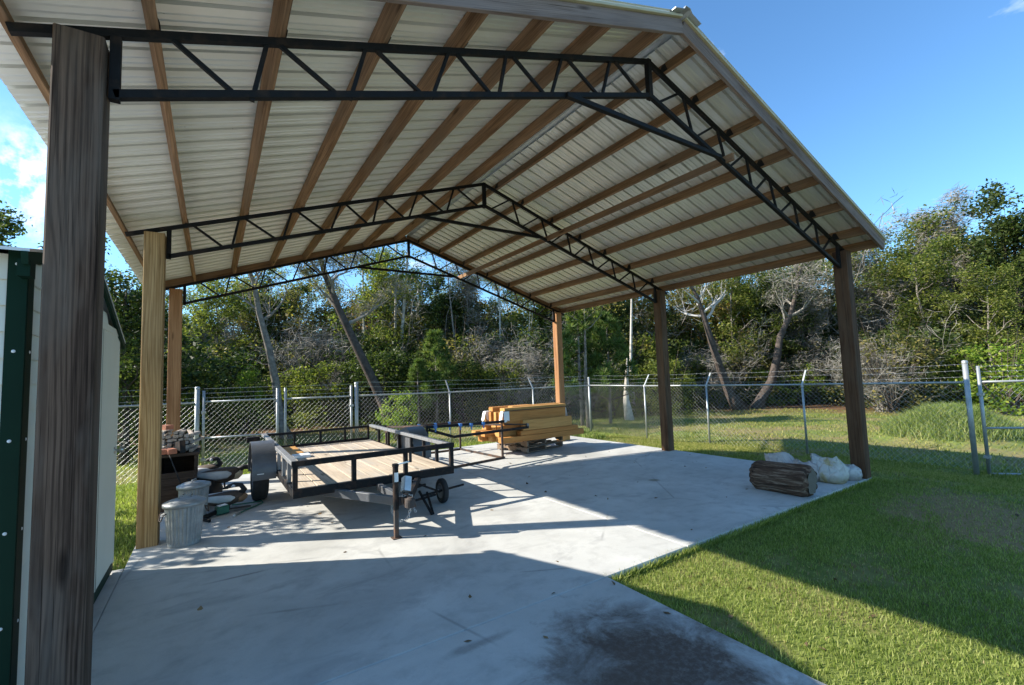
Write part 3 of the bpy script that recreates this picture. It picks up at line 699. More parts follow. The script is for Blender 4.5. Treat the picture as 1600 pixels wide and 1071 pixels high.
# ------------------------------------------------------------------ clutter pile behind the cans
cab = thing('firewood_box', 'dark open fronted wooden box holding firewood behind the cans', 'wood box', (-8.52, 5.5, 0))
for n_, a, b in (('side_panel', (-8.76, 5.14, .001), (-8.73, 5.9, .74)), ('side_panel', (-8.33, 5.14, .001), (-8.30, 5.9, .74)), ('back_panel', (-8.729, 5.87, .001), (-8.331, 5.9, .74)), ('front_panel', (-8.729, 5.14, .001), (-8.331, 5.165, .52)), ('top_panel', (-8.78, 5.10, .742), (-8.27, 5.94, .78))):
    g = MB(); g.box(a, b); part(n_, g, M['oldwood'], cab)
rng = random.Random(5)
FW = []
for k in range(34):
    lay = k//6; c = k % 6
    x = -8.70+c*.068+rng.uniform(-.012, .012); z = .805+lay*.05+rng.uniform(-.006, .012)
    L = rng.uniform(.34, .5); yy = 5.16+rng.uniform(0, .05)+.02*lay
    o = beam('firewood_stick', (x, yy, z), (x+rng.uniform(-.14, .14), yy+L, z+rng.uniform(-.01, .03)), rng.uniform(.045, .062), rng.uniform(.032, .045), M['firewood'], None, (rng.uniform(-.3, .3), 0, 1), .006)
    setp(o, 'split firewood stick stacked on top of the dark wood box', 'firewood', 'firewood sticks piled on the dark box')
for k, (x, y, z, L) in enumerate(((-8.68, 5.08, .80, .3), (-8.6, 5.03, .801, .25), (-8.68, 5.3, 1.115, .25))):
    g = MB(); g.box((-.05, -.1, 0), (.05, .1, .062)); o = part('brick', g, M['brick']); o.location = (x, y+.02, z if k < 2 else z); o.rotation_euler = (0, 0, .3*k)
    setp(o, ['red brick at the left front corner of the dark wood box top', 'red brick beside the first brick on the dark wood box', 'red brick lying on top of the firewood sticks'][k], 'brick')
g = MB(); g.box((-.035, -.09, 0), (.035, .09, .17)); o = part('black_radio', g, M['black']); o.location = (-8.49, 5.085, .784); o.rotation_euler = (R(-12), 0, .4)
setp(o, 'small black case leaning on the firewood pile', 'case')
rod = thing('walking_stick', 'thin black rod with a red band leaning against the dark wood box', 'stick', (-8.27, 4.05, 0))
pA, pB = Vector((-8.24, 3.86, .01)), Vector((-8.655, 5.09, .9))
g = MB(); g.tube([pA, pA+(pB-pA)*.35], [.014, .011], 8); g.tube([pA+(pB-pA)*.38, pB], [.009, .006], 8); part('shaft', g, M['black'], rod, True)
g = MB(); g.tube([pA+(pB-pA)*.35, pA+(pB-pA)*.38], .012, 8); part('band', g, M['red'], rod, True)
# geese
def skin_body(name, chain_pts, mat, parent, seg=14):
    """one continuous swept body with elliptical sections: (x, y, z, half width, half height)"""
    g = MB(); n = seg
    for i, (x, y, z, w, h) in enumerate(chain_pts):
        a = Vector(chain_pts[max(i-1, 0)][:3]); b = Vector(chain_pts[min(i+1, len(chain_pts)-1)][:3]); d = (b-a).normalized()
        sd = Vector((0, 1, 0)); u = sd.cross(d).normalized()*-1 if abs(d.y) < .95 else Vector((0, 0, 1))
        for k in range(n):
            t = 2*math.pi*k/n; p = Vector((x, y, z))+sd*w*math.cos(t)+u*h*math.sin(t); g.v.append(tuple(p))
    m = len(chain_pts)
    g.f = [(i*n+k, i*n+(k+1) % n, (i+1)*n+(k+1) % n, (i+1)*n+k) for i in range(m-1) for k in range(n)]+[tuple(range(n-1, -1, -1)), tuple(range((m-1)*n, m*n))]
    return part(name, g, mat, parent, True, False)
def goose(label, loc, rz, pose, parts_white=True):
    t = thing('goose_decoy', label, 'goose decoy', loc, rz, 'goose decoys lying beside the cans')
    # body along +X (head end), base on the floor
    skin_body('body', [(-.36, 0, .20, .01, .01), (-.28, 0, .205, .05, .025), (-.18, 0, .19, .095, .07), (-.05, 0, .18, .125, .10), (.08, 0, .19, .12, .105), (.18, 0, .205, .09, .085), (.24, 0, .22, .05, .05)], M['goose_brown'], t)
    for s_ in (-1, 1):
        skin_body('wing', [(-.34, s_*.05, .235, .008, .01), (-.2, s_*.095, .225, .02, .035), (-.02, s_*.125, .205, .02, .06), (.1, s_*.115, .205, .012, .05), (.15, s_*.10, .21, .004, .01)], M['goose_white'] if parts_white else M['goose_brown'], t, 8)
    skin_body('breast', [(.12, 0, .155, .06, .05), (.2, 0, .185, .085, .075), (.26, 0, .205, .05, .045), (.28, 0, .21, .01, .01)], M['goose_cream'] if parts_white else M['goose_tan'], t)
    nk = {'down': [(.2, 0, .23, .045, .045), (.30, 0, .27, .034, .036), (.38, 0, .25, .028, .03), (.43, 0, .17, .026, .028), (.45, 0, .10, .03, .034), (.455, 0, .05, .026, .03), (.452, 0, .015, .006, .008)],
          'up': [(.18, 0, .23, .05, .05), (.24, 0, .32, .036, .036), (.25, 0, .40, .03, .03), (.26, 0, .455, .034, .036), (.31, 0, .47, .032, .036), (.36, 0, .462, .022, .02), (.41, 0, .452, .006, .006)],
          'back': [(.18, 0, .23, .05, .05), (.24, 0, .30, .038, .038), (.2, 0, .37, .032, .032), (.12, 0, .38, .036, .038), (.06, 0, .365, .032, .03), (.01, 0, .35, .008, .008)]}[pose]
    skin_body('neck_and_head', nk, M['goose_black'], t, 10)
    if pose != 'down':
        hx, hz = (.285, .455) if pose == 'up' else (.12, .37)
        for s_ in (-1, 1): skin_body('cheek_patch', [(hx-.03, s_*.028, hz-.01, .006, .008), (hx, s_*.033, hz, .008, .024), (hx+.02, s_*.028, hz+.008, .006, .012)], M['goose_white'], t, 8)
    for s_ in (-1, 1):
        g = MB(); g.tube([(.06, s_*.04, .1), (.065, s_*.04, .008)], .008, 6); g.box((.04, s_*.04-.025, .001), (.11, s_*.04+.025, .008)); part('leg', g, M['goose_black'], t, False, False)
    return t
G1 = goose('feeding goose decoy with white flank and black neck bent to the floor', (-8.02, 5.55, .13), R(-6), 'down')
G1.scale = (1.12,)*3
G2 = goose('goose decoy with white cheek patch sitting behind the feeding one', (-8.22, 6.1, .16), R(-25), 'back')
G3 = goose('brown goose decoy lying low beside the second garbage can', (-7.98, 4.72, -.02), R(-12), 'back', True); G3.scale = (1.05, 1, .9)
for o in G3.children:
    if o.name.startswith('breast'): o.data.materials[0] = M['goose_tan']
# what the first two geese sit on: a dark sack
g = MB()
def lump(g, c, rx, ry, rz_, seed, n=18, m=10, jag=.12):
    rr = random.Random(seed); ph = [rr.uniform(0, 6.28) for _ in range(6)]
    for i in range(m+1):
        th = math.pi*i/m
        for k in range(n):
            a = 2*math.pi*k/n; q = 1+jag*(math.sin(3*a+ph[0])*math.sin(2*th+ph[1])+.6*math.sin(5*a+ph[2])*math.sin(3*th+ph[3]))
            z = math.cos(th); z = max(z, -.62)
            g.v.append((c[0]+rx*q*math.sin(th)*math.cos(a), c[1]+ry*q*math.sin(th)*math.sin(a), c[2]+rz_*q*z))
    o = len(g.v)-(m+1)*n
    g.f += [(o+i*n+k, o+i*n+(k+1) % n, o+(i+1)*n+(k+1) % n, o+(i+1)*n+k) for i in range(m) for k in range(n)]
lump(g, (-8.18, 5.75, .125), .2, .5, .2, 3); setp(part('decoy_bag', g, M['goose_black'], None, True), 'slumped black decoy bag under the two rear geese', 'bag')
g = MB(); lump(g, (-8.36, 4.98, .16), .16, .22, .24, 8, jag=.2); setp(part('tarp_bundle', g, M['goose_black'], None, True), 'crumpled dark tarp bundle between the cans and the wood box', 'tarp')
saw = thing('hedge_trimmer', 'green corded yard tool with dark blade lying on the slab by the decoys', 'yard tool', (-7.95, 4.45, 0), R(10))
g = MB(); g.bar((-.12, 0, .06), (.02, .02, .065), .10, .11, (0, 0, 1), .02); part('motor_housing', g, M['greenplastic'], saw, False, False)
g = MB(); g.bar((-.1, .0, .1205), (-.0, .015, .1255), .09, .008, (0, 0, 1)); part('top_cover', g, M['white'], saw, False, False)
g = MB(); g.bar((-.12, -.0, .05), (-.3, -.14, .03), .05, .05, (0, 0, 1), .01); g.bar((-.3, -.14, .03), (-.24, -.3, .025), .03, .04, (0, 0, 1), .008); part('handle', g, M['black'], saw, False, False)
g = MB(); g.bar((.02, .02, .05), (.3, .06, .03), .05, .012, (0, 0, 1)); part('blade', g, M['rusty'], saw, False, False)
g = MB(); cp = [(-7.88, 4.52, .09), (-7.74, 4.62, .06), (-7.6, 4.75, .03), (-7.5, 4.85, .012), (-7.5, 4.72, .012), (-7.6, 4.58, .012), (-7.72, 4.45, .012), (-7.8, 4.32, .013)]
g.tube(cp, .009, 6); o = part('green_hose', g, M['greenplastic'], None, True); setp(o, 'short loop of green hose on the slab beside the yard tool', 'hose')
g = MB(); g.tube([(-7.8, 4.32, .014), (-7.86, 4.24, .016), (-7.87, 4.18, .016)], [.014, .014, .018], 8)
o2 = part('nozzle', g, M['galv'], o, True)

# ------------------------------------------------------------------ steel rack
rk = thing('steel_rack', 'rusty black steel bar rack with blue tape behind the trailer', 'rack', (-4, 5.9, 0))
RA, RB, RC, RD = Vector((-3.06, 5.28, 0)), Vector((-3.17, 7.0, 0)), Vector((-4.95, 7.0, 0)), Vector((-4.84, 5.0, 0))
def rb(n_, p, q, w=.04, h=.04, mat='rack'): return beam(n_, p, q, w, h, M[mat], rk, (0, 0, 1), .003)
zz = lambda v, z: (v.x, v.y, z)
for v, h in ((RA, .80), (RB, .66), (RC, .72), (RD, .86)): rb('upright', zz(v, .04), zz(v, h))
rb('floor_bar', zz(RD, .02), (RA.x+.06, RA.y+.02, .02)); rb('floor_bar', (RA.x, RA.y+.03, .02), (RB.x, RB.y-.03, .02)); rb('floor_bar', (RB.x, RB.y, .02), (RC.x, RC.y, .02)); rb('floor_bar', (RC.x, RC.y-.03, .02), (RD.x, RD.y+.03, .02))
t1 = rb('top_bar', (RD.x-.02, RD.y-.045, .83), (RA.x+.03, RA.y-.045, .77), .04, .05, 'black')
t2 = rb('top_bar', (RC.x+.3, RC.y, .665), (RB.x+.05, RB.y, .65), .035, .045)
rb('top_bar', (RC.x, RC.y-.03, .70), (RD.x, RD.y+.03, .84)); rb('top_bar', (RC.x-.02, RC.y, .60), (RD.x-.02, RD.y-.01, .76))
rb('side_bar', (RA.x, RA.y+.04, .70), (RB.x, RB.y-.04, .62))
rb('sag_bar', (RD.x+.02, RD.y-.06, .78), (-4.3, 5.02, .60), .05, .05, 'black'); rb('sag_bar', (-4.3, 5.02, .60), (-2.43, 5.22, .60), .05, .05, 'black')
rb('arm_bar', (RA.x+.04, RA.y-.03, .71), (-2.43, 5.24, .655), .04, .03, 'rack')
g = MB(); g.box((-2.46, 5.2, .58), (-2.42, 5.27, .68)); part('bar_end_cap', g, M['greysteel'], rk)
for k, (p, d) in enumerate((((-4.7, 4.975, .825), 0), ((-4.15, 5.045, .81), 0), ((-3.9, 5.08, .79), 0), ((-3.6, 5.13, .78), 0), ((-4.2, 7.0, .66), 1), ((-3.8, 7.0, .655), 1), ((-3.45, 7.0, .652), 1))):
    g = MB(); c = Vector(p)
    if d: g.box((c.x-.03, c.y-.026, c.z-.05), (c.x+.03, c.y+.026, c.z+.032)); g.box((c.x-.02, c.y-.03, c.z-.16), (c.x+.015, c.y-.027, c.z-.05))
    else: g.bar((c.x-.03, c.y-.018, c.z), (c.x+.03, c.y-.008, c.z-.002), .06, .058, (0, 0, 1)); g.box((c.x-.02, c.y-.055, c.z-.09), (c.x+.005, c.y-.052, c.z-.03))
    part('blue_tape', g, M['blue'], rk)

# ------------------------------------------------------------------ lumber on pallets
for lev, (rz_, lab) in enumerate(((R(10), 'weathered wood pallet on the slab under the lumber'), (R(10), 'weathered wood pallet directly under the timbers, on another pallet'))):
    pt = thing('wood_pallet', lab, 'pallet', (-1.86, 5.97, .001+.138*lev), rz_, 'pallets under the lumber')
    for k in range(6):
        y = -.455+k*.91/5; b_ = beam('deck_board', (0, 0, 0), (1, 0, 0), .095, .018, M['pallet'], None); b_.parent = pt; b_.matrix_basis = Matrix.Translation((0, y, .127)); b_.scale = (1.2, 1, 1)
    for x in (-.575, 0, .575):
        g = MB(); pr_ = [(-.5, .034), (-.32, .034), (-.29, .07), (-.13, .07), (-.10, .034), (.10, .034), (.13, .07), (.29, .07), (.32, .034), (.5, .034), (.5, .117), (-.5, .117)]
        g.prism(pr_, 'X', x-.02, x+.02); part('stringer', g, M['pallet'], pt, False, False)
    for k in range(3):
        y = -.45+k*.45; b_ = beam('bottom_board', (0, 0, 0), (1, 0, 0), .095, .016, M['pallet'], None); b_.parent = pt; b_.matrix_basis = Matrix.Translation((0, y, .025)); b_.scale = (1.2, 1, 1)
TB = [  # x0, x1, y, z centre, width, height, material, label
 (-3.00, -.74, 5.42, .352, .20, .125, 'timber2', 'front bottom timber of the lumber stack, longest to the right'),
 (-2.95, -.95, 5.63, .352, .19, .125, 'timber', 'bottom layer timber second from the front of the lumber stack'),
 (-3.02, -1.0, 5.84, .352, .19, .125, 'timber', 'bottom layer timber in the middle of the lumber stack'),
 (-3.15, -.9, 6.06, .352, .19, .125, 'timber2', 'bottom layer timber at the back of the lumber stack'),
 (-2.55, -.93, 5.40, .467, .17, .10, 'timber2', 'thin front timber lying on the bottom front timber'),
 (-2.98, -1.1, 5.62, .477, .19, .12, 'timber', 'second layer timber behind the thin front timber'),
 (-3.2, -1.1, 5.85, .477, .19, .12, 'timber2', 'second layer timber jutting left in the lumber stack'),
 (-3.3, -1.2, 6.08, .477, .19, .12, 'timber', 'rear second layer timber jutting farthest left'),
 (-2.49, -1.10, 5.36, .632, .09, .226, 'timber', 'short upright set timber at the front right of the stack'),
 (-2.95, -1.2, 5.56, .60, .2, .12, 'timber2', 'third layer timber under the tall front beam'),
 (-2.95, -1.2, 5.80, .60, .2, .12, 'timber', 'third layer timber in the middle of the stack'),
 (-3.05, -1.2, 6.05, .60, .2, .12, 'timber', 'third layer timber at the back of the stack'),
 (-2.92, -1.22, 5.44, .81, .10, .29, 'timber2', 'tall front beam with a white sheet on its left end'),
 (-2.92, -1.22, 5.57, .80, .10, .27, 'timber', 'tall beam just behind the front beam'),
 (-2.95, -1.25, 5.73, .80, .10, .27, 'timber', 'tall beam third from the front of the stack'),
 (-2.98, -1.25, 5.89, .80, .10, .27, 'timber2', 'tall beam fourth from the front of the stack'),
 (-3.0, -1.25, 6.05, .80, .10, .27, 'timber', 'tall rear beam with a white sheet on its end'),
 (-2.90, -1.20, 5.50, .992, .20, .07, 'timber', 'front board on top of the lumber stack'),
 (-2.55, -1.22, 5.72, .998, .19, .08, 'timber', 'middle board on top of the lumber stack'),
 (-2.92, -1.9, 5.95, .990, .18, .09, 'timber2', 'rear short board on top of the lumber stack'),
]
for x0, x1, y, z, w, h, m_, lab in TB:
    rr = random.Random(hash((x0, y, z)) % 1000)
    zz_ = z
    o = beam('timber', (x0, y, zz_), (x1, y+rr.uniform(-.008, .008), zz_), w-.012, h-.004, M[m_], None, (0, 0, 1), .004); setp(o, lab, 'timber', 'timbers stacked on the pallets')
bd = beam('dark_rod', (-2.95, 5.385, .966), (-.92, 5.375, .966), .012, .012, M['rusty'], None, (0, 0, 1), .001); setp(bd, 'thin dark rod laid along the top front edge of the lumber', 'rod')
def wrap(label, x, y, z, w, d, h, tail):
    g = MB(); th = .004; n = 5
    # folded sheet: top flap, end flap with uneven bottom, front flap
    rr = random.Random(int(x*100))
    g.bar((x, y, z+.004), (x+w, y, z+.004), d, th, (0, 0, 1))
    for k in range(n):
        a = x+w*k/n; b = x+w*(k+1)/n; hh = h*(1-.25*rr.random()); g.add([(a, y-d/2-.006, z), (b, y-d/2-.006, z), (b, y-d/2-.012, z-hh), (a, y-d/2-.012, z-hh), (a, y-d/2-.002, z), (b, y-d/2-.002, z), (b, y-d/2-.008, z-hh), (a, y-d/2-.008, z-hh)],
              [(0, 1, 2, 3), (7, 6, 5, 4), (0, 4, 5, 1), (1, 5, 6, 2), (2, 6, 7, 3), (3, 7, 4, 0)])
        c = y-d/2+d*k/n; e = y-d/2+d*(k+1)/n; hh = h*(1-.3*rr.random()); X = x-.008 if tail < 0 else x+w+.008
        g.add([(X, c, z), (X, e, z), (X+tail*.05, e, z-hh), (X+tail*.05, c, z-hh), (X+.004, c, z), (X+.004, e, z), (X+.004+tail*.05, e, z-hh), (X+.004+tail*.05, c, z-hh)],
              [(0, 1, 2, 3), (7, 6, 5, 4), (0, 4, 5, 1), (1, 5, 6, 2), (2, 6, 7, 3), (3, 7, 4, 0)])
    setp(part('plastic_wrap', g, M['sheeting']), label, 'plastic sheet', 'white sheets on the lumber ends')
wrap('white plastic sheet over the front left beam end of the lumber', -2.94, 5.44, .957, .14, .11, .24, -1)
wrap('white plastic sheet on the rear left beam end of the lumber', -3.02, 6.05, .938, .12, .12, .22, -1)
wrap('white plastic sheet flapping off the right end of the lumber', -1.34, 5.62, .937, .14, .40, .24, 1)
for k, (x, y, lab) in enumerate(((-.62, 6.35, 'wood block beside the right end of the pallets'), (-.40, 6.42, 'second wood block at the slab edge, right of the pallets'))):
    o = beam('wood_block', (x-.09, y, .071), (x+.09, y, .071), .14, .14, M['timber'], None, (0, 0, 1), .004); setp(o, lab, 'wood block')

# ------------------------------------------------------------------ log and sacks
lg = thing('log', 'thick dark barked log section lying at the slab edge', 'log', (-1.57, .42, .19), R(-86))
g = MB(); n = 40; m = 16; rr = random.Random(2); ph = [rr.uniform(0, 6.28) for _ in range(8)]
for i in range(m+1):
    x = -.37+.74*i/m
    for k in range(n):
        a = 2*math.pi*k/n; q = .2*(1-.22*max(0, abs(x)-.31)/.06)*(1+.06*math.sin(2*a+ph[0])+.05*math.sin(5*a+ph[1]+3*x)+.045*math.sin(11*a+ph[2]+5*x)+.02*math.sin(19*a+ph[3]-4*x))*(1+.06*math.sin(4*x+ph[4]))
        g.v.append((x+.015*math.sin(5*a+ph[5])*(i in (0, m)), q*math.cos(a), q*math.sin(a)))
g.f = [(i*n+k, i*n+(k+1) % n, (i+1)*n+(k+1) % n, (i+1)*n+k) for i in range(m) for k in range(n)]
part('bark', g, M['log'], lg, True, False)
for sg in (-1, 1):
    e = MB(); i = 0 if sg < 0 else m
    ring = g.v[i*n:(i+1)*n]; e.v = [(sg*.372, y*.985, z*.985) for x, y, z in ring]+[(sg*.378, y*.5, z*.5) for x, y, z in ring]+[(sg*.38, 0, 0)]
    e.f = [(k, (k+1) % n, n+(k+1) % n, n+k) for k in range(n)]+[(n+k, n+(k+1) % n, 2*n) for k in range(n)]
    part('cut_end', e, M['logend'], lg, False, False)
def sack_obj(label, loc, rz, w, d, h, mat, seed, flop):
    rr = random.Random(seed); t = thing('sand_sack', label, 'sack', loc, rz, 'filled sacks beside the corner post')
    g = MB(); n = 40; rows = 16; ph = [rr.uniform(0, 6.28) for _ in range(9)]
    for i in range(rows+1):
        f = i/rows
        zf = f if f < .72 else .72+(f-.72)*(1.0+.35*math.sin(ph[8]))
        wq = (.90+.16*math.sin(min(1, f/.5)*math.pi*.8)) if f < .62 else 1.0-(f-.62)*.42
        dq = (.92+.14*math.sin(min(1, f/.4)*math.pi*.8)) if f < .35 else max(.2, 1.0-((f-.35)/.65)**1.7*.85)
        for k in range(n):
            a = 2*math.pi*k/n; c, s_ = math.cos(a), math.sin(a)
            c = math.copysign(abs(c)**.72, c); s_ = math.copysign(abs(s_)**.72, s_)
            fold = 1+.035*math.sin(3*a+ph[0]+f*4)+(.06*math.sin(9*a+ph[1]+f*5)+.05*math.sin(14*a+ph[2]-f*7))*sm(.3, .75, f)
            x = w/2*wq*fold*c; y = d/2*dq*fold*s_
            y += .05*sm(.6, 1, f)*math.sin(5*x/w+ph[3])*1.2+flop*.5*sm(.62, 1, f)*.09
            x += flop*.10*sm(.5, 1, f)
            zz = zf*h+sm(.66, 1, f)*(.03*math.sin(5*x/w+ph[4])+.022*math.sin(15*x/w+ph[5]))*h/.42-.04*abs(flop)*sm(.75, 1, f)
            g.v.append((x, y, max(.001, zz)))
    g.f = [(i*n+k, i*n+(k+1) % n, (i+1)*n+(k+1) % n, (i+1)*n+k) for i in range(rows) for k in range(n)]+[tuple(range(n-1, -1, -1)), tuple(range(rows*n, (rows+1)*n))]
    part('body', g, mat, t, True, False)
    return t
sack_obj('rear left dusty pinkish sack, behind the end of the log', (-.66, .88, 0), 1.75, .40, .32, .36, M['sack_pink'], 1, .6)
sack_obj('white sack with brownish side in the middle of the group', (-.64, .55, 0), 2.15, .38, .32, .33, M['sack_pink'], 2, -.7)
sack_obj('front white sack with yellow print and knotted top', (-.50, .27, 0), 1.6, .42, .32, .345, M['sack_yellow'], 3, .5)
sack_obj('sack leaning by the corner post with its top flopped right', (-.22, .42, 0), 1.2, .36, .32, .30, M['sack_white'], 4, -1.3)
sack_obj('small pale sack squeezed between the front sack and the corner post', (-.17, .16, 0), 2.3, .30, .24, .24, M['sack_white'], 5, .5)

# ------------------------------------------------------------------ chain-link fences
FC = Vector((3.12, 9.25, 0)); RAIL = 1.66
def fz(x, y): return ground_z(x, y)
def fence_run(fence, p, q, zr, step=.105, sag=0., drop=1.60, rad=.0016, out=(0, 0), barbs=True, wirez=(.10, .22, .34)):
    """rail, diagonal wire mesh, knuckle tips and barbed strands between p and q (rail height zr at each end)"""
    p, q = Vector((p[0], p[1], 0)), Vector((q[0], q[1], 0)); L = (q-p).length; d = (q-p)/L; nrm = Vector((-d.y, d.x, 0))
    zt = lambda s: zr[0]+(zr[1]-zr[0])*s/L
    P = lambda s, z, o=0: p+d*s+nrm*o+Vector((0, 0, z))
    g = MB(); g.tube([P(0, zr[0]), P(L, zr[1])], .021, 10); part('top_rail', g, M['galvpost'], fence, True)
    g = MB(); H = drop; n = int(L/step)
    for k in range(-int(H/step)-1, n+1):
        for sgn in (1, -1):
            s0 = k*step; s1 = s0+H
            if sgn < 0: s0, s1 = s1, s0
            # from bottom (s0) to top (s1), clipped to the run
            a, b = 0., 1.
            lo, hi = min(s0, s1), max(s0, s1)
            if hi < .01 or lo > L-.01: continue
            def clip(t): return s0+(s1-s0)*t
            if s0 < 0: a = (0-s0)/(s1-s0)
            if s0 > L: a = (L-s0)/(s1-s0)
            if s1 < 0: b = (0-s0)/(s1-s0)
            if s1 > L: b = (L-s0)/(s1-s0)
            if b-a < .02: continue
            A, B = clip(a), clip(b); za = zt(A)-H+H*a; zb = zt(B)-H+H*b
            g.tube([P(A, za, sgn*.002+.024), P(B, zb, sgn*.002+.024)], rad, 3, False)
    for k in range(n):
        s = k*step+step*.5; g.tube([P(s-.008, zt(s)-.02, .026), P(s+.006, zt(s)+.045, .026)], .004, 3, False)
    o = part('chain_link_mesh', g, M['wire'], fence); o['kind'] = 'stuff'
    if barbs:
        for i, dz in enumerate(wirez):
            g = MB(); off = Vector((out[0], out[1], 0))*(dz/.34*.22)
            pts = [P(L*t, zt(L*t)+dz-.025*math.sin(math.pi*t))+off for t in (0, .25, .5, .75, 1)]
            g.tube(pts, .0024, 3, False)
            for t in np.arange(.05, L, .13):
                c = P(t, zt(t)+dz-.025*math.sin(math.pi*t/L))+off; g.tube([c+Vector((-.004, -.01, -.016)), c+Vector((.004, .01, .016))], .0018, 3, False)
            part('barbed_wire', g, M['wire'], fence)
def fence_post(fence, x, y, zt, r=.026, arm=None, name='fence_post'):
    g = MB(); z0 = fz(x, y)-.05
    g.tube([(x, y, z0), (x, y, zt)], r, 12)
    if arm: g.lathe([(r*1.25, -.06), (r*1.25, .01), (r*.7, .03)], 10, Matrix.Translation((x, y, zt)))
    else: g.lathe([(r*1.12, -.02), (r*1.12, .012), (r*.8, .03), (.0001, .036)], 12, Matrix.Translation((x, y, zt)))
    o = part(name, g, M['galvpost'], fence, True)
    if arm:
        g = MB(); g.bar((x, y, zt+.0), (x+arm[0]*.24, y+arm[1]*.24, zt+.34), .034, .02, (0, 0, 1)); part('barb_arm', g, M['galvpost'], o)
    return o
rf = thing('chain_link_fence', 'galvanised chain link fence with barbed wire along the right side', 'fence', (3.4, 4, -.4))
rpts = [(FC.x, FC.y), (3.08, 6.72), (3.27, 4.72), (3.62, 2.42), (3.66, -.42)]
rz_ = [1.29, 1.27, 1.27, 1.27, 1.30]
for k in range(4):
    fence_run(rf, rpts[k], rpts[k+1], (rz_[k], rz_[k+1]), out=(1, 0))
    if k: fence_post(rf, *rpts[k], rz_[k], .024, (1, 0))
fence_post(rf, *rpts[4], 1.68, .042)
fence_post(rf, FC.x, FC.y, 1.55, .036)
bf = thing('chain_link_fence', 'galvanised chain link fence with angled arms behind the lumber', 'fence', (0, 9, -.4))
bpts = [(FC.x, FC.y), (.55, 9.12), (-2.55, 8.82), (-5.18, 8.55)]
bz = [1.29, 1.30, 1.32, 1.36]
for k in range(3):
    fence_run(bf, bpts[k], bpts[k+1], (bz[k], bz[k+1]), rad=.0014, out=(0, 1))
    if k: fence_post(bf, *bpts[k], bz[k], .024, (0, 1))
fence_post(bf, *bpts[3], 1.66, .045)
lf = thing('chain_link_fence', 'galvanised chain link fence between the shed and the double gate', 'fence', (-9.5, 9.4, -.3))
fence_run(lf, (-8.42, 9.35), (-11.6, 9.55), (1.36, 1.36), rad=.0011, out=(0, .4)); fence_post(lf, -8.40, 9.35, 1.68, .045)
fence_post(lf, -11.6, 9.55, 1.36, .026, (0, .4))
def gate_leaf(label, p, q, zlo, zhi, ztop, mid=True):
    t = thing('fence_gate', label, 'gate', (p[0], p[1], zlo))
    for (x, y) in (p, q):
        g = MB(); g.tube([(x, y, zlo), (x, y, ztop)], .028, 10); part('gate_upright', g, M['galvpost'], t, True)
    for z in ((zlo+.02, (zlo+zhi)/2, zhi) if mid else (zlo+.02, zhi)):
        g = MB(); g.tube([(*p, z), (*q, z)], .021, 10); part('gate_bar', g, M['galvpost'], t, True)
    P, Q = Vector((*p, 0)), Vector((*q, 0)); L = (Q-P).length; d = (Q-P)/L; H = zhi-zlo-.04; g = MB(); step = .105; nv = Vector((-d.y, d.x, 0))
    for k in range(-int(H/step)-1, int(L/step)+1):
        for sgn in (1, -1):
            s0, s1 = (k*step, k*step+H) if sgn > 0 else (k*step+H, k*step)
            a, b = 0., 1.
            if min(s0, s1) > L-.01 or max(s0, s1) < .01: continue
            if s0 < 0: a = (0-s0)/(s1-s0)
            if s0 > L: a = (L-s0)/(s1-s0)
            if s1 < 0: b = (0-s0)/(s1-s0)
            if s1 > L: b = (L-s0)/(s1-s0)
            if b-a < .02: continue
            A, B = s0+(s1-s0)*a, s0+(s1-s0)*b
            g.tube([P+d*A+nv*(.024+sgn*.002)+Vector((0, 0, zlo+.03+H*a)), P+d*B+nv*(.024+sgn*.002)+Vector((0, 0, zlo+.03+H*b))], .0012, 3, False)
    for k in range(int(L/step)):
        s = (k+.5)*step; g.tube([P+d*s+nv*.026+Vector((0, 0, zhi-.02)), P+d*(s+.008)+nv*.026+Vector((0, 0, zhi+.045))], .004, 3, False)
    o = part('chain_link_mesh', g, M['wire'], t); o['kind'] = 'stuff'
    if ztop-zhi > .2:
        for k in range(3):
            z = zhi+.09+k*.1; g = MB(); g.tube([(*p, z), (*q, z)], .0024, 3, False)
            for s in np.arange(.06, L, .13):
                c = P+d*s+Vector((0, 0, z)); g.tube([c+Vector((-.004, -.01, -.018)), c+Vector((.004, .01, .018))], .0028, 3, False)
            part('barbed_wire', g, M['wire'], t)
    for z in (zlo+.3, zhi-.25):
        g = MB(); g.box((p[0]-.045, p[1]-.045, z), (p[0]+.045, p[1]+.045, z+.05)); part('hinge', g, M['galvpost'], t)
    return t
gate_leaf('left leaf of the double chain link gate behind the trailer', (-8.28, 9.34), (-6.86, 8.98), -.22, 1.37, 1.62)
gate_leaf('right leaf of the double chain link gate behind the trailer', (-5.30, 8.57), (-6.70, 8.93), -.22, 1.36, 1.62)
gate_leaf('tall chain link gate at the right edge of the lawn', (3.80, -.56), (4.9, -1.75), -.40, 1.30, 1.60)

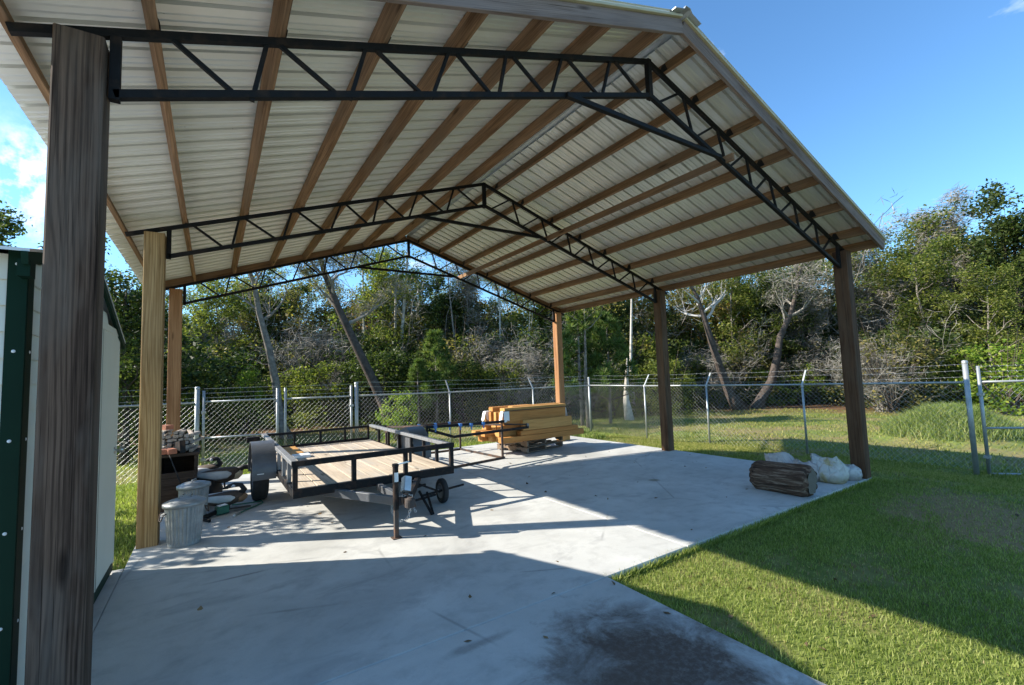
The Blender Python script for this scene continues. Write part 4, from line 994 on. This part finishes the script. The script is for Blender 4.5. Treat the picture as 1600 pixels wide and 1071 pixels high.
# ------------------------------------------------------------------ grass
def blades(name, pts, hmin, hmax, w, mat, seed, lean=.5, label=None, segs=1):
    rg = np.random.default_rng(seed); n = len(pts); pts = np.asarray(pts, float)
    a = rg.uniform(0, 2*np.pi, n); h = rg.uniform(hmin, hmax, n); la = rg.uniform(0, 2*np.pi, n); lm = rg.uniform(.1, lean, n)*h
    ww = w*rg.uniform(.7, 1.3, n)
    dx = np.cos(a)*ww/2; dy = np.sin(a)*ww/2
    zero = np.zeros(n)
    v0 = pts+np.stack([-dx, -dy, zero], 1); v1 = pts+np.stack([dx, dy, zero], 1)
    mid = pts+np.stack([np.cos(la)*lm*.35, np.sin(la)*lm*.35, h*.6], 1)
    v2 = mid+np.stack([dx*.75, dy*.75, zero], 1); v3 = mid-np.stack([dx*.75, dy*.75, zero], 1)
    v4 = pts+np.stack([np.cos(la)*lm, np.sin(la)*lm, h], 1)
    V = np.stack([v0, v1, v2, v3, v4], 1).reshape(-1, 3)
    base = np.arange(n)*5
    Q = np.stack([base, base+1, base+2, base+3], 1); T = np.stack([base+3, base+2, base+4], 1)
    me = bpy.data.meshes.new(name)
    me.vertices.add(len(V)); me.vertices.foreach_set('co', V.ravel())
    loops = np.concatenate([Q, T], 1).ravel()
    me.loops.add(len(loops)); me.loops.foreach_set('vertex_index', loops.astype(np.int32))
    ls = np.stack([np.arange(n)*7, np.arange(n)*7+4], 1).ravel(); me.polygons.add(2*n); me.polygons.foreach_set('loop_start', ls.astype(np.int32))
    me.update(calc_edges=True); me.materials.append(mat)
    o = bpy.data.objects.new(name, me); COL.objects.link(o)
    return setp(o, label, kind='stuff')
def on_concrete(x, y):
    return (-8.83 < x < .23 and 0 <= y < 7.43) or (y < 0.0 and x < (-5.33 if y > -1.6 else -5.36+(-1.6-y)*.05)) or (x < -8.8 and y < 2.9)
rg = np.random.default_rng(11)
def scatter(n, x0, x1, y0, y1, ok, dens=None):
    out = []
    xs_ = rg.uniform(x0, x1, n); ys_ = rg.uniform(y0, y1, n); u = rg.uniform(0, 1, n)
    for x, y, k in zip(xs_, ys_, u):
        if on_concrete(x, y) or not ok(x, y): continue
        if dens and k > dens(x, y): continue
        out.append((x, y, ground_z(x, y)-.004))
    return out
_rgn = np.random.default_rng(99); _lat = _rgn.uniform(0, 1, (64, 64))
def vnoise(x, y):
    x = x % 64; y = y % 64; i, j = int(x) % 64, int(y) % 64; u, v = x-int(x), y-int(y); u = u*u*(3-2*u); v = v*v*(3-2*v); i2, j2 = (i+1) % 64, (j+1) % 64
    return (_lat[i, j]*(1-u)+_lat[i2, j]*u)*(1-v)+(_lat[i, j2]*(1-u)+_lat[i2, j2]*u)*v
def patch(x, y):   # worn patches thin the turf
    n = .5*vnoise(x*1.1+20, y*1.1+20)+.3*vnoise(x*2.9+7, y*2.9+31)+.2*vnoise(x*7+3, y*7+11)
    worn = .24*math.exp(-(((x+.9)/1.5)**2+((y+1.35)/.85)**2))+.16*math.exp(-(((x-2.0)/1.0)**2+((y-.3)/1.2)**2))
    return min(1, max(.12, (n-.30-worn)*4.2))
blades('grass', scatter(190000, -5.4, 1.5, -4.2, .05, lambda x, y: math.hypot(x-CX, y-CY) < 9.6, patch), .018, .045, .0055, M['grass'], 1, .8, 'mown lawn grass in front of the slab')
blades('grass', scatter(110000, .2, 4.2, -3.5, 7.5, lambda x, y: True, patch), .022, .05, .009, M['grass_dry'], 2, .8, 'mown lawn grass between the slab and the right fence')
blades('dry_grass', scatter(60000, -5.2, 4.2, -4, 6, lambda x, y: math.hypot(x-CX, y-CY) < 14, lambda x, y: 1.05-patch(x, y)), .012, .035, .007, M['straw'], 12, 1.2, 'dry straw coloured blades lying in the lawn')
blades('grass', scatter(30000, -12, 3.2, 7.4, 9.6, lambda x, y: True, patch), .04, .08, .012, M['grass'], 3, .8, 'mown grass behind the slab up to the rear fence')
blades('grass', scatter(70000, -14, 16, -3, 19, lambda x, y: (x > 3.2 or y > 9) and math.hypot(x+4, y+6) < 25, patch), .05, .10, .02, M['grass_dry'], 4, .8, 'mown grass beyond the fences up to the trees')
blades('grass', scatter(9000, -9.6, -8.8, 2.9, 9.5, lambda x, y: True), .03, .07, .011, M['grass'], 6, .8, 'strip of lawn left of the slab behind the shed')
# taller fringe along slab edges
fr = [(x, -.0-rg.uniform(.0, .035), -.085) for x in rg.uniform(-5.3, .25, 3500)]+[(.225+rg.uniform(0, .04), y, -.09) for y in rg.uniform(0, 7.4, 3500)]
fr += [(-5.335+rg.uniform(0, .04)-(0 if y > -1.6 else .02), y, -.085) for y in rg.uniform(-4, 0, 3000)]
blades('grass_fringe', fr, .05, .11, .008, M['grass'], 7, .9, 'longer grass fringe along the concrete edges')
wd = [(x, y, ground_z(x, y)) for x, y in zip(rg.uniform(-.8, .9, 2600), rg.uniform(6.2, 8.4, 2600)) if not on_concrete(x, y)]
blades('weeds', wd, .08, .22, .02, M['tallgrass'], 8, .9, 'weedy grass clump at the rear right corner of the slab')
md = [(x, y, ground_z(x, y)) for x, y in zip(rg.normal(8.6, .85, 15000), rg.normal(1.05, .75, 15000)) if ((x-8.6)/1.75)**2+((y-1.05)/1.45)**2 < 1]
blades('tall_grass_mound', md, .06, .40, .015, M['tallgrass'], 9, 1.1, 'mound of tall rank grass beyond the right fence')

lv = []
for _ in range(260):
    x, y = rg.uniform(-8.5, .1), rg.uniform(-2.5, 7.3)
    if on_concrete(x, y) and rg.random() < .35+.5*(abs(x+4.25) > 3.2): lv.append((x, y, .004))
for _ in range(500):
    x, y = rg.uniform(-5.2, 8), rg.uniform(-3.5, 7)
    if not on_concrete(x, y): lv.append((x, y, ground_z(x, y)+.012))
# ------------------------------------------------------------------ trees
def leaf_mesh(name, centers, radii, per, size, mat, seed, up=.25, aspect=.5, flat=.8):
    rg = np.random.default_rng(seed); C = np.repeat(np.asarray(centers, float), per, 0); rr = np.repeat(np.asarray(radii, float), per)
    n = len(C); d = rg.normal(0, 1, (n, 3)); d /= np.linalg.norm(d, axis=1)[:, None]
    P = C+d*(rr*rg.uniform(.15, 1, n)**.6)[:, None]*np.array([1, 1, flat])
    t = rg.normal(0, 1, (n, 3)); t[:, 2] *= .6; t /= np.linalg.norm(t, axis=1)[:, None]
    nn = rg.normal(0, 1, (n, 3)); nn[:, 2] += up*3; b = np.cross(t, nn); b /= np.linalg.norm(b, axis=1)[:, None]
    s = size*rg.uniform(.6, 1.35, n)[:, None]
    V = np.stack([P-t*s*.5, P+b*s*aspect*.5, P+t*s*.5, P-b*s*aspect*.5], 1).reshape(-1, 3)
    me = bpy.data.meshes.new(name); me.vertices.add(len(V)); me.vertices.foreach_set('co', V.ravel())
    me.loops.add(4*n); me.loops.foreach_set('vertex_index', np.arange(4*n, dtype=np.int32)); me.polygons.add(n); me.polygons.foreach_set('loop_start', (np.arange(n)*4).astype(np.int32))
    me.update(calc_edges=True); me.materials.append(mat); return me
FL = leaf_mesh('fallen_leaves', lv, [.012]*len(lv), 1, .055, M['litter'], 71, 1.6, .6, .2); setp(link('fallen_leaves', FL, None, None, False, False), 'dry brown leaves fallen on the slab and the lawn', kind='stuff')
def branchy(rr, start, direction, length, r, depth, g, ends, curl=.35, n=4, kids=3, spread=.7, sides=5, lift=.1):
    p = Vector(start); d = Vector(direction).normalized(); pts = [p.copy()]; rs = [r]
    for i in range(n):
        d = (d+Vector((rr.uniform(-1, 1), rr.uniform(-1, 1), rr.uniform(-.6, 1)+lift))*curl).normalized()
        p = p+d*(length/n); pts.append(p.copy()); rs.append(max(.006, r*(1-(i+1)/n*.7)))
    g.tube(pts, rs, sides if r > .012 else 3, False)
    if depth <= 0:
        ends += [pts[-1], pts[-2]]; return
    for k in range(kids):
        i = rr.randint(1, n); q = pts[i]
        dd = (d+Vector((rr.uniform(-1, 1), rr.uniform(-1, 1), rr.uniform(-.5, .8)))*spread*1.4).normalized()
        branchy(rr, q, dd, length*rr.uniform(.45, .7), rs[i]*.62, depth-1, g, ends, curl, n, kids, spread, sides, lift)
    ends.append(pts[-1])
PROTO = {}
def tree_proto(key, name, label, cat, trunk, crown_mat, bark, seed, h_crown0=.4, limbs=9, limb_len=1.8, depth=2, per=24, leaf=.13, clump=.42, kids=3, top=True, r0=.12, curl=.35, lift=.1, twigs_only=False, bark2=None, extra=0):
    rr = random.Random(seed); g = MB(); ends = []
    T_ = [Vector(p) for p in trunk]; H = T_[-1].z
    rs = [max(.018, r0*(1-.8*(i/(len(T_)-1)))) for i in range(len(T_))]
    rs[0] *= 1.5; g.tube(T_, rs, 9)
    def on_trunk(f):
        x = f*(len(T_)-1); i = min(int(x), len(T_)-2); return T_[i].lerp(T_[i+1], x-i), rs[i]
    tw = MB()
    for k in range(limbs):
        f = h_crown0+(1-h_crown0)*(k+rr.random())/limbs; q, rad = on_trunk(min(.99, f))
        a = k*2.4+rr.uniform(-.5, .5); up_ = .25+.9*f*rr.random()
        branchy(rr, q, (math.cos(a), math.sin(a), up_), limb_len*(1.15-.5*f)*rr.uniform(.8, 1.2), max(.012, rad*.5), depth, tw, ends, curl, 4, kids, .75, 5, lift)
    root = thing(name, label, cat)
    part('trunk', g, M[bark], root, True, False)
    part('branches', tw, M[bark2 or bark], root, False, False)
    if not twigs_only:
        ce = [tuple(e) for e in ends]
        rd = [clump*rr.uniform(.6, 1.25) for _ in ce]
        for _ in range(extra):
            e = rr.choice(ends); ce.append((e.x+rr.uniform(-.6, .6), e.y+rr.uniform(-.6, .6), e.z+rr.uniform(-.5, .4))); rd.append(clump*rr.uniform(.6, 1.1))
        c = link('crown', leaf_mesh('crown', ce, rd, per, leaf, M[crown_mat], seed), None, root, False, False)
    if bark2 == 'twig':
        link('fine_twigs', leaf_mesh('fine_twigs', [tuple(e) for e in ends], [.42]*len(ends), 9, .42, M['twig'], seed+500, .0, .04, .9), None, root, False, False)
    PROTO[key] = root
    return root
def bush_proto(key, name, label, cat, mat, seed, h=2.4, w=1.3, n=70, per=45, leaf=.11, clump=.34, bark='bark_dark', loose=.0):
    rr = random.Random(seed); ce = []; rd = []; g = MB()
    for k in range(n):
        z = h*rr.random()**.85; rad = w*math.sqrt(max(.05, 1-(z/h-.35)**2*1.6)); a = rr.uniform(0, 6.28); q = rad*rr.random()**.45
        ce.append((q*math.cos(a), q*math.sin(a), max(.1, z))); rd.append(clump*rr.uniform(.55, 1.3))
    for k in range(9):
        c = ce[rr.randrange(n)]; g.tube([(rr.uniform(-.15, .15), rr.uniform(-.15, .15), -.05), (c[0]*.4, c[1]*.4, c[2]*.55), c], [.028, .018, .006], 5, False)
    for k in range(int(loose*40)):
        a = rr.uniform(0, 6.28); L = h*rr.uniform(.8, 1.25); g.tube([(0, 0, 0), (math.cos(a)*w*.5, math.sin(a)*w*.5, L*.6), (math.cos(a)*w*.8, math.sin(a)*w*.8, L)], [.015, .01, .003], 3, False)
    root = thing(name, label, cat)
    part('stem', g, M[bark], root, False, False)
    link('foliage', leaf_mesh('foliage', ce, rd, per, leaf, M[mat], seed), None, root, False, False)
    PROTO[key] = root; return root
def pine_proto(key, label, seed, h=3.6):
    rr = random.Random(seed); root = thing('pine_tree', label, 'pine'); g = MB(); ce = []
    g.tube([(0, 0, -.1), (.03, .02, h*.5), (0, .03, h)], [.06, .04, .012], 8); bt = MB()
    z = h*.22
    while z < h*.98:
        m_ = 5
        for k in range(m_):
            a = rr.uniform(0, 6.28); L = (1-(z/h))*h*.30+.18; e = Vector((math.cos(a)*L, math.sin(a)*L, z+L*.45))
            bt.tube([(0, .02, z), (e.x*.6, e.y*.6, z+L*.18), e], [.016, .01, .004], 4, False); ce += [tuple(e), tuple(Vector((0, .02, z)).lerp(e, .65))]
        z += h*.075
    ce.append((0, .03, h))
    part('trunk', g, M['bark_grey'], root, True, False); part('branches', bt, M['bark_dark'], root, False, False)
    # needles: long thin leaves bursting from shoot ends
    rgn = np.random.default_rng(seed); C = np.repeat(np.asarray(ce), 60, 0); n = len(C); d = rgn.normal(0, 1, (n, 3)); d[:, 2] += .5; d /= np.linalg.norm(d, axis=1)[:, None]
    s = rgn.normal(0, 1, (n, 3)); b = np.cross(d, s); b /= np.linalg.norm(b, axis=1)[:, None]; L = rgn.uniform(.14, .27, n)[:, None]; w = .011
    V = np.stack([C-b*w, C+b*w, C+d*L+b*w*.5, C+d*L-b*w*.5], 1).reshape(-1, 3)
    me = bpy.data.meshes.new('needles'); me.vertices.add(len(V)); me.vertices.foreach_set('co', V.ravel()); me.loops.add(4*n); me.loops.foreach_set('vertex_index', np.arange(4*n, dtype=np.int32)); me.polygons.add(n); me.polygons.foreach_set('loop_start', (np.arange(n)*4).astype(np.int32)); me.update(calc_edges=True); me.materials.append(M['needle'])
    link('crown', me, None, root, False, False)
    PROTO[key] = root; return root

def bearing(px): return 0.58316+math.atan((px-800)/710.95)      # compass bearing of a survey column
def spot(px, depth):
    b = bearing(px); d = depth/math.cos(b-.58316)
    x, y = CX+d*math.sin(b), CY+d*math.cos(b)
    return Vector((x, y, ground_z(x, y)-.03))
def relz(px, py, depth):   # height above the ground of a sight line at that depth
    b = bearing(px); s = spot(px, depth); t = math.tan(roll)*(px-800)
    return 0
USED = set()
def place(key, x, y, rz=0., sc=1., label=None, group=None):
    p = PROTO[key]; z = ground_z(x, y)-.03
    if key not in USED:
        USED.add(key); o = p; o.location = (x, y, z); o.rotation_euler = (0, 0, rz); o.scale = (sc,)*3 if not isinstance(sc, tuple) else sc
        if label: o['label'] = label
        if group: o['group'] = group
        return o
    return copy_tree(p, (x, y, z), rz, sc, label, group)

ST = lambda h, lean=0., seed=0, n=6: [(lean*(i/(n-1))**1.4+.12*math.sin(i*1.3+seed)*(i > 0), .12*math.cos(i*1.7+seed)*(i > 0), -.1+(h+.1)*i/(n-1)) for i in range(n)]
tree_proto('oak_dark', 'oak_tree', 'dark evergreen oak in the wood', 'tree', ST(7.2, .4, 1), 'leaf_dark', 'bark_dark', 21, .16, 17, 2.2, 2, 30, .16, .52, extra=110, r0=.14)
tree_proto('oak_mid', 'oak_tree', 'mid green tree in the wood', 'tree', ST(7.6, -.5, 2), 'leaf_mid', 'bark_grey', 22, .18, 16, 2.1, 2, 28, .15, .5, extra=90, r0=.12)
tree_proto('oak_olive', 'oak_tree', 'olive thin leaved tree in the wood', 'tree', ST(8.0, .3, 3), 'leaf_olive', 'bark_grey', 23, .22, 15, 2.0, 2, 18, .14, .5, extra=50, r0=.1)
tree_proto('slim_pale', 'slim_tree', 'slim pale trunked tree in the wood', 'tree', ST(9.2, .5, 4, 7), 'leaf_mid', 'bark_pale', 24, .48, 12, 1.6, 2, 12, .13, .42, r0=.10)
tree_proto('bare', 'bare_tree', 'leafless grey tree in the wood', 'tree', ST(7.4, .4, 5), 'leaf_olive', 'bark_grey', 25, .35, 22, 1.25, 2, 3, .10, .3, bark2='twig', r0=.10, kids=4, curl=.3)
tree_proto('autumn', 'autumn_tree', 'yellow leaved tree in the wood', 'tree', ST(6.4, .3, 6), 'leaf_autumn', 'bark_grey', 26, .25, 13, 1.7, 2, 14, .13, .45, r0=.09)
bush_proto('bush_dark', 'shrub', 'dense dark shrub', 'shrub', 'leaf_dark', 31, 2.6, 1.5, 120, 52, .12, .38)
bush_proto('bush_mid', 'shrub', 'mid green shrub', 'shrub', 'leaf_mid', 32, 2.3, 1.35, 110, 50, .11, .35, loose=.2)
bush_proto('bush_bright', 'shrub', 'bright leafy shrub', 'shrub', 'leaf_bright', 33, 2.0, 1.1, 60, 40, .11, .3, loose=.3)
bush_proto('bush_olive', 'shrub', 'brownish shrub', 'shrub', 'leaf_olive', 34, 2.5, 1.4, 60, 34, .11, .36, loose=.6)
pine_proto('pine', 'young pine', 41)
# a bare brush tangle
rr = random.Random(51); g = MB(); ends = []
for k in range(16):
    a = rr.uniform(0, 6.28); branchy(rr, (rr.uniform(-.3, .3), rr.uniform(-.3, .3), 0), (math.cos(a), math.sin(a), 1.6), rr.uniform(1.5, 2.3), .018, 3, g, ends, .5, 4, 3, .9, 4, .05)
root = thing('bare_thicket', 'tangle of bare grey twigs', 'thicket'); part('twigs', g, M['twig'], root, False, False); link('fine_twigs', leaf_mesh('fine_twigs', [tuple(e) for e in ends], [.3]*len(ends), 5, .3, M['twig'], 551, 0., .04, .9), None, root, False, False); PROTO['brush'] = root

def where(px):
    for lim, w in ((215, 'behind the shed'), (420, 'between the left posts'), (620, 'behind the double gate'), (760, 'left of the lumber'), (900, 'behind the lumber'), (1050, 'right of the lumber'), (1310, 'between the right posts')):
        if px < lim: return w
    return 'right of the corner post'
KN = {'oak_dark': 'dark evergreen oak', 'oak_mid': 'mid green tree', 'oak_olive': 'olive green tree', 'slim_pale': 'pale slim tree', 'bare': 'leafless grey tree', 'autumn': 'yellow brown tree',
      'bush_dark': 'dense dark shrub', 'bush_mid': 'mid green shrub', 'bush_bright': 'bright green shrub', 'bush_olive': 'thin brownish shrub', 'brush': 'bare twig tangle', 'pine': 'young pine'}
rr = random.Random(77)
FILL = {}
def fill(px, depth, key, sc, row):
    s = spot(px, depth)
    o = place(key, s.x, s.y, rr.uniform(0, 6.28), sc, KN[key], f'{KN[key]}s of the {row} of the wood')
    FILL.setdefault((KN[key], row, where(px)), []).append((px, o))
keys = ['bush_dark', 'bush_mid', 'bush_dark', 'bush_olive', 'bush_bright', 'bush_dark', 'brush', 'bush_mid', 'bush_olive']
px = 165; i = 0
while px < 1640:
    k = keys[(i*4+rr.randrange(3)) % len(keys)]
    if 300 < px < 900 and k in ('bush_bright', 'bush_mid') and rr.random() < .6: k = 'bush_dark'
    if px > 1000 and k == 'bush_dark' and rr.random() < .5: k = 'bush_mid'
    dep = 22.6+rr.uniform(-.7, .9)+(3.2 if 1040 < px < 1345 else 0)
    fill(px, dep, k, rr.uniform(.85, 1.35), 'front row'); px += rr.uniform(32, 44); i += 1
px = 150; i = 0
while px < 1660:
    k = ['bush_dark', 'bush_olive', 'bush_mid', 'brush', 'bush_dark', 'bush_olive'][i % 6]
    dep = 25.2+rr.uniform(-.6, .9)+(2.2 if 1040 < px < 1345 else 0)
    if 1040 < px < 1345 and k == 'brush': k = 'bush_mid'
    fill(px, dep, k, rr.uniform(1.4, 1.9), 'second row'); px += rr.uniform(36, 50); i += 1
px = 170; i = 0
tk = ['oak_dark', 'oak_olive', 'oak_mid', 'slim_pale', 'oak_olive', 'bare', 'oak_dark', 'slim_pale', 'oak_mid', 'autumn', 'slim_pale', 'oak_olive']
while px < 1660:
    k = tk[(i*5) % len(tk)]; sc = rr.uniform(.82, 1.08)
    if 300 < px < 420: sc *= .9
    if px > 1250: sc *= 1.02
    fill(px, 27+rr.uniform(-1, 2), k, sc, 'middle row'); px += rr.uniform(36, 52); i += 1
px = 175; i = 0
while px < 1660:
    k = ['bush_olive', 'bush_mid', 'bush_dark', 'bush_olive', 'brush', 'bush_mid'][i % 6]; sc = rr.uniform(2.2, 2.75)
    if px > 1050: sc *= 1.12
    if 300 < px < 420: sc *= .9
    fill(px, 29.5+rr.uniform(-1, 1), k, sc, 'tall shrub row'); px += rr.uniform(44, 60); i += 1
px = 160; i = 3
while px < 1660:
    k = tk[(i*7) % len(tk)]; sc = rr.uniform(.95, 1.25)
    if 300 < px < 420: sc *= .92
    fill(px, 33.5+rr.uniform(-2, 3), k, sc, 'back row'); px += rr.uniform(40, 56); i += 1
ORD = ['first', 'second', 'third', 'fourth', 'fifth', 'sixth', 'seventh', 'eighth', 'ninth', 'tenth']
for (kn, row, wh), lst in FILL.items():
    lst.sort(key=lambda t: t[0])
    for q, (_, o) in enumerate(lst):
        o['label'] = f"{kn} in the {row} {wh}" if len(lst) == 1 else f"{ORD[q]} {kn} from left, {row}, {wh}"
# far wood mass
ce = []; rd = []
for k in range(4200):
    q = rr.uniform(-420, 1760); s = spot(q, rr.uniform(39, 46)); ce.append((s.x, s.y, rr.uniform(.2, 8.2)*rr.uniform(.65, 1.0)*(.85 if 300 < q < 420 else 1))); rd.append(rr.uniform(.7, 1.3))
o = link('far_wood', leaf_mesh('far_wood', ce, rd, 30, .24, M['leaf_olive'], 61), None, None, False, False); setp(o, 'far dark wood behind the trees', kind='stuff')

# ---- the trees one can tell apart
def single(name, label, path, r, bark, seed, limbs, crown=None, per=14, leaf_s=.11, clump=.4, depth=2, h0=.55, L=1.5, base=None, bark2=None, kids=3):
    key = name+str(seed)
    tree_proto(key, name, label, 'tree', path, crown or 'leaf_olive', bark, seed, h0, limbs, L, depth, per, leaf_s, clump, kids=kids, r0=r, twigs_only=crown is None, bark2=bark2)
    t = PROTO[key]; t.location = (base.x, base.y, base.z); return t
def path_from(base, cols):
    """trunk path: list of (bearing column, row, depth) sight lines turned into points relative to the base"""
    out = []
    for px_, py_, dep in cols:
        d = fw+rt*((px_-800)/710.95)-up*((py_-535.5)/710.95); p = Vector((CX, CY, CZ))+d*dep; out.append(p-base)
    return out
b = spot(449, 17.5); single('grey_tree', 'curving grey trunk with few leaves just beyond the double gate', [Vector((0, 0, -.1))]+path_from(b, [(437, 660, 17.5), (431, 600, 17.5), (420, 545, 17.4), (405, 490, 17.2), (396, 440, 17.0), (380, 400, 16.8), (372, 350, 16.6)]), .19, 'bark_grey', 101, 7, 'leaf_olive', 8, base=b, h0=.5)
b = spot(612, 19.5); single('leaning_tree', 'dark tree trunk leaning left behind the trailer', [Vector((0, 0, -.1))]+path_from(b, [(603, 640, 19.5), (585, 600, 19.4), (556, 540, 19.2), (528, 480, 19.0), (508, 430, 18.8), (494, 380, 18.6), (480, 330, 18.5)]), .26, 'bark_dark', 102, 10, 'leaf_olive', 9, base=b, h0=.5, L=2.0, bark2='twig', depth=3)
b = spot(1152, 23.2); single('twin_tree', 'dark trunk leaning left at the edge of the mulch bed', [Vector((0, 0, -.1))]+path_from(b, [(1140, 615, 23.2), (1125, 575, 23.2), (1112, 535, 23.1), (1100, 495, 23.0), (1090, 465, 23.0), (1070, 430, 22.9)]), .27, 'bark_dark', 103, 9, 'leaf_olive', 10, base=b, h0=.6, L=2.0, bark2='deadtwig')
b = spot(1175, 23.6); single('twin_tree', 'dark trunk curving right from the same mulch bed', [Vector((0, 0, -.1))]+path_from(b, [(1188, 625, 23.6), (1206, 595, 23.6), (1214, 560, 23.6), (1219, 525, 23.6), (1236, 490, 23.6), (1246, 450, 23.6), (1252, 400, 23.6)]), .28, 'bark_dark', 104, 9, 'leaf_dark', 10, base=b, h0=.6, L=1.9, bark2='twig')
for k, (q, dep, top, lean, lab) in enumerate(((571, 27, 330, -6, 'thin pale trunk right of the leaning dark trunk'), (602, 27.5, 400, -8, 'thin pale trunk left of the forked white trunk'), (619, 26.5, 350, 22, 'forked white trunk in the middle of the wood'), (617, 26.8, 345, 2, 'straight white trunk behind the forked one'),
    (722, 26, 400, -26, 'leaning grey sapling above the lumber stack left side'), (733, 27, 390, -4, 'slim grey trunk above the lumber stack'), (784, 26.5, 400, -5, 'pale slim trunk above the middle of the lumber'), (700, 29, 430, 4, 'short pale stub trunk among the yellow leaves'), (985, 23, 380, 3, 'pale straight trunk right of the rear right post'), (1184, 28, 420, -3, 'mottled pale trunk between the twin dark trunks'), (916, 17.8, 470, -3, 'thin trunk beside the fence corner post'), (978, 20.5, 560, 2, 'short broken pale stump beyond the right fence'))):
    b = spot(q, dep); base_row = {985: 620, 978: 640}.get(q, 640)
    n_ = 6; cols = [(q+lean*(j/(n_-1)), base_row+(top-base_row)*(j/(n_-1)), dep) for j in range(1, n_)]
    single('slim_tree', lab, [Vector((0, 0, -.1))]+path_from(b, cols), {978: .16, 619: .15, 617: .12}.get(q, .09), 'bark_pale' if k in (0, 1, 2, 3, 6, 7, 8, 9, 11) else 'bark_grey', 120+k, 6 if q != 978 else 0, 'leaf_mid' if q not in (978,) else None, 7, base=b, h0=.7, L=1.3)
s = spot(680, 21.0); place('pine', s.x, s.y, .3, 1.15, 'young pine with upright crown left of the lumber stack', 'young pines beyond the fence')
s = spot(652, 20.2); place('pine', s.x, s.y, 1.3, .8, 'small pine at the left foot of the taller young pine', 'young pines beyond the fence')
s = spot(905, 18.2); place('pine', s.x, s.y, 2.3, 1.35, 'long needled pine right of the rear right post', 'young pines beyond the fence')
s = spot(948, 19.0); place('pine', s.x, s.y, 4.3, 1.25, 'yellowish pine farther right of the rear right post', 'young pines beyond the fence')
s = spot(618, 15.6); place('bush_bright', s.x, s.y, .4, (.62, .62, .82), 'bright green shrub behind the fence at the foot of the leaning trunk', 'shrubs beyond the fence')
s = spot(381, 17.8); place('bush_bright', s.x, s.y, 1.4, (.75, .75, 1.35), 'light leaved small tree left of the curving grey trunk', 'shrubs beyond the fence')
s = spot(292, 17.5); place('bush_bright', s.x, s.y, 2.4, (.6, .6, 1.0), 'bright shrub beside the rear left post', 'shrubs beyond the fence')
for q, dep, sc, lab in ((1185, 25.6, 1.0, 'leafy green shrub between the twin dark trunks'), (1245, 25.2, 1.15, 'leafy green shrub right of the twin trunks'), (1095, 25.6, 1.2, 'leafy green shrub left of the twin trunks'), (1490, 19.5, 1.2, 'bright green shrub behind the grass mound'), (1560, 17.5, 1.35, 'tall bright shrub with vine behind the right gate'), (1600, 18, 1.2, 'bright shrub at the right edge behind the gate')):
    s = spot(q, dep); place('bush_bright' if q > 1150 else 'bush_mid', s.x, s.y, q, sc, lab, 'shrubs beyond the fence')
s = spot(1430, 20.5); place('bush_dark', s.x, s.y, 1, 1.35, 'dark shrub left behind the grass mound', 'shrubs beyond the fence')
s = spot(1540, 20.5); place('oak_mid', s.x, s.y, 1, .72, 'mid green tree behind the right gate post', 'trees beyond the right gate')
s = spot(1440, 23); place('oak_mid', s.x, s.y, 3, .95, 'broad green tree above the grass mound', 'trees beyond the right gate')
s = spot(1590, 23); place('oak_dark', s.x, s.y, 4, 1.25, 'tall dark oak at the right edge of the wood', 'trees beyond the right gate')
s = spot(1372, 26); place('bare', s.x, s.y, 2, 1.22, 'tall bare tree just right of the roof corner', 'tall bare trees')
s = spot(1470, 26); place('bare', s.x, s.y, 5, 1.38, 'tallest bare tree standing above the green tree', 'tall bare trees')
s = spot(1480, 26.5); place('oak_mid', s.x, s.y, 5, 1.2, 'tall half leafed tree among the bare crowns', 'trees beyond the right gate')
s = spot(1365, 20); place('brush', s.x, s.y, 2, 1.1, 'silvery bare thicket beside the corner post', 'bare thickets'); 
s = spot(195, 13.2); place('oak_dark', s.x, s.y, 2, .72, 'dark evergreen tree close behind the shed', 'trees behind the shed')
s = spot(235, 15); place('bush_dark', s.x, s.y, 2, 1.5, 'dark shrub mass behind the tan post', 'shrubs beyond the fence')
s = spot(25, 17); place('oak_dark', s.x, s.y, 5.2, 1.02, 'dark tree crown showing above the shed roof', 'trees behind the shed')
place('bush_dark', -11.7, 6.0, 1.0, (1.0, 1.0, 1.2), 'tall dark shrub close behind the shed beside the slab', 'shrubs beyond the fence')
s = spot(330, 17.8); place('bush_dark', s.x, s.y, 5, 1.3, 'dark shrub left of the curving grey trunk', 'shrubs beyond the fence')
s = spot(1385, 19.5); place('bush_olive', s.x, s.y, 5, 1.3, 'brownish shrub right of the corner post', 'shrubs beyond the fence')
for k, r_ in list(PROTO.items()):
    if k not in USED and not k[-1].isdigit():
        for c in list(r_.children): bpy.data.objects.remove(c)
        bpy.data.objects.remove(r_)
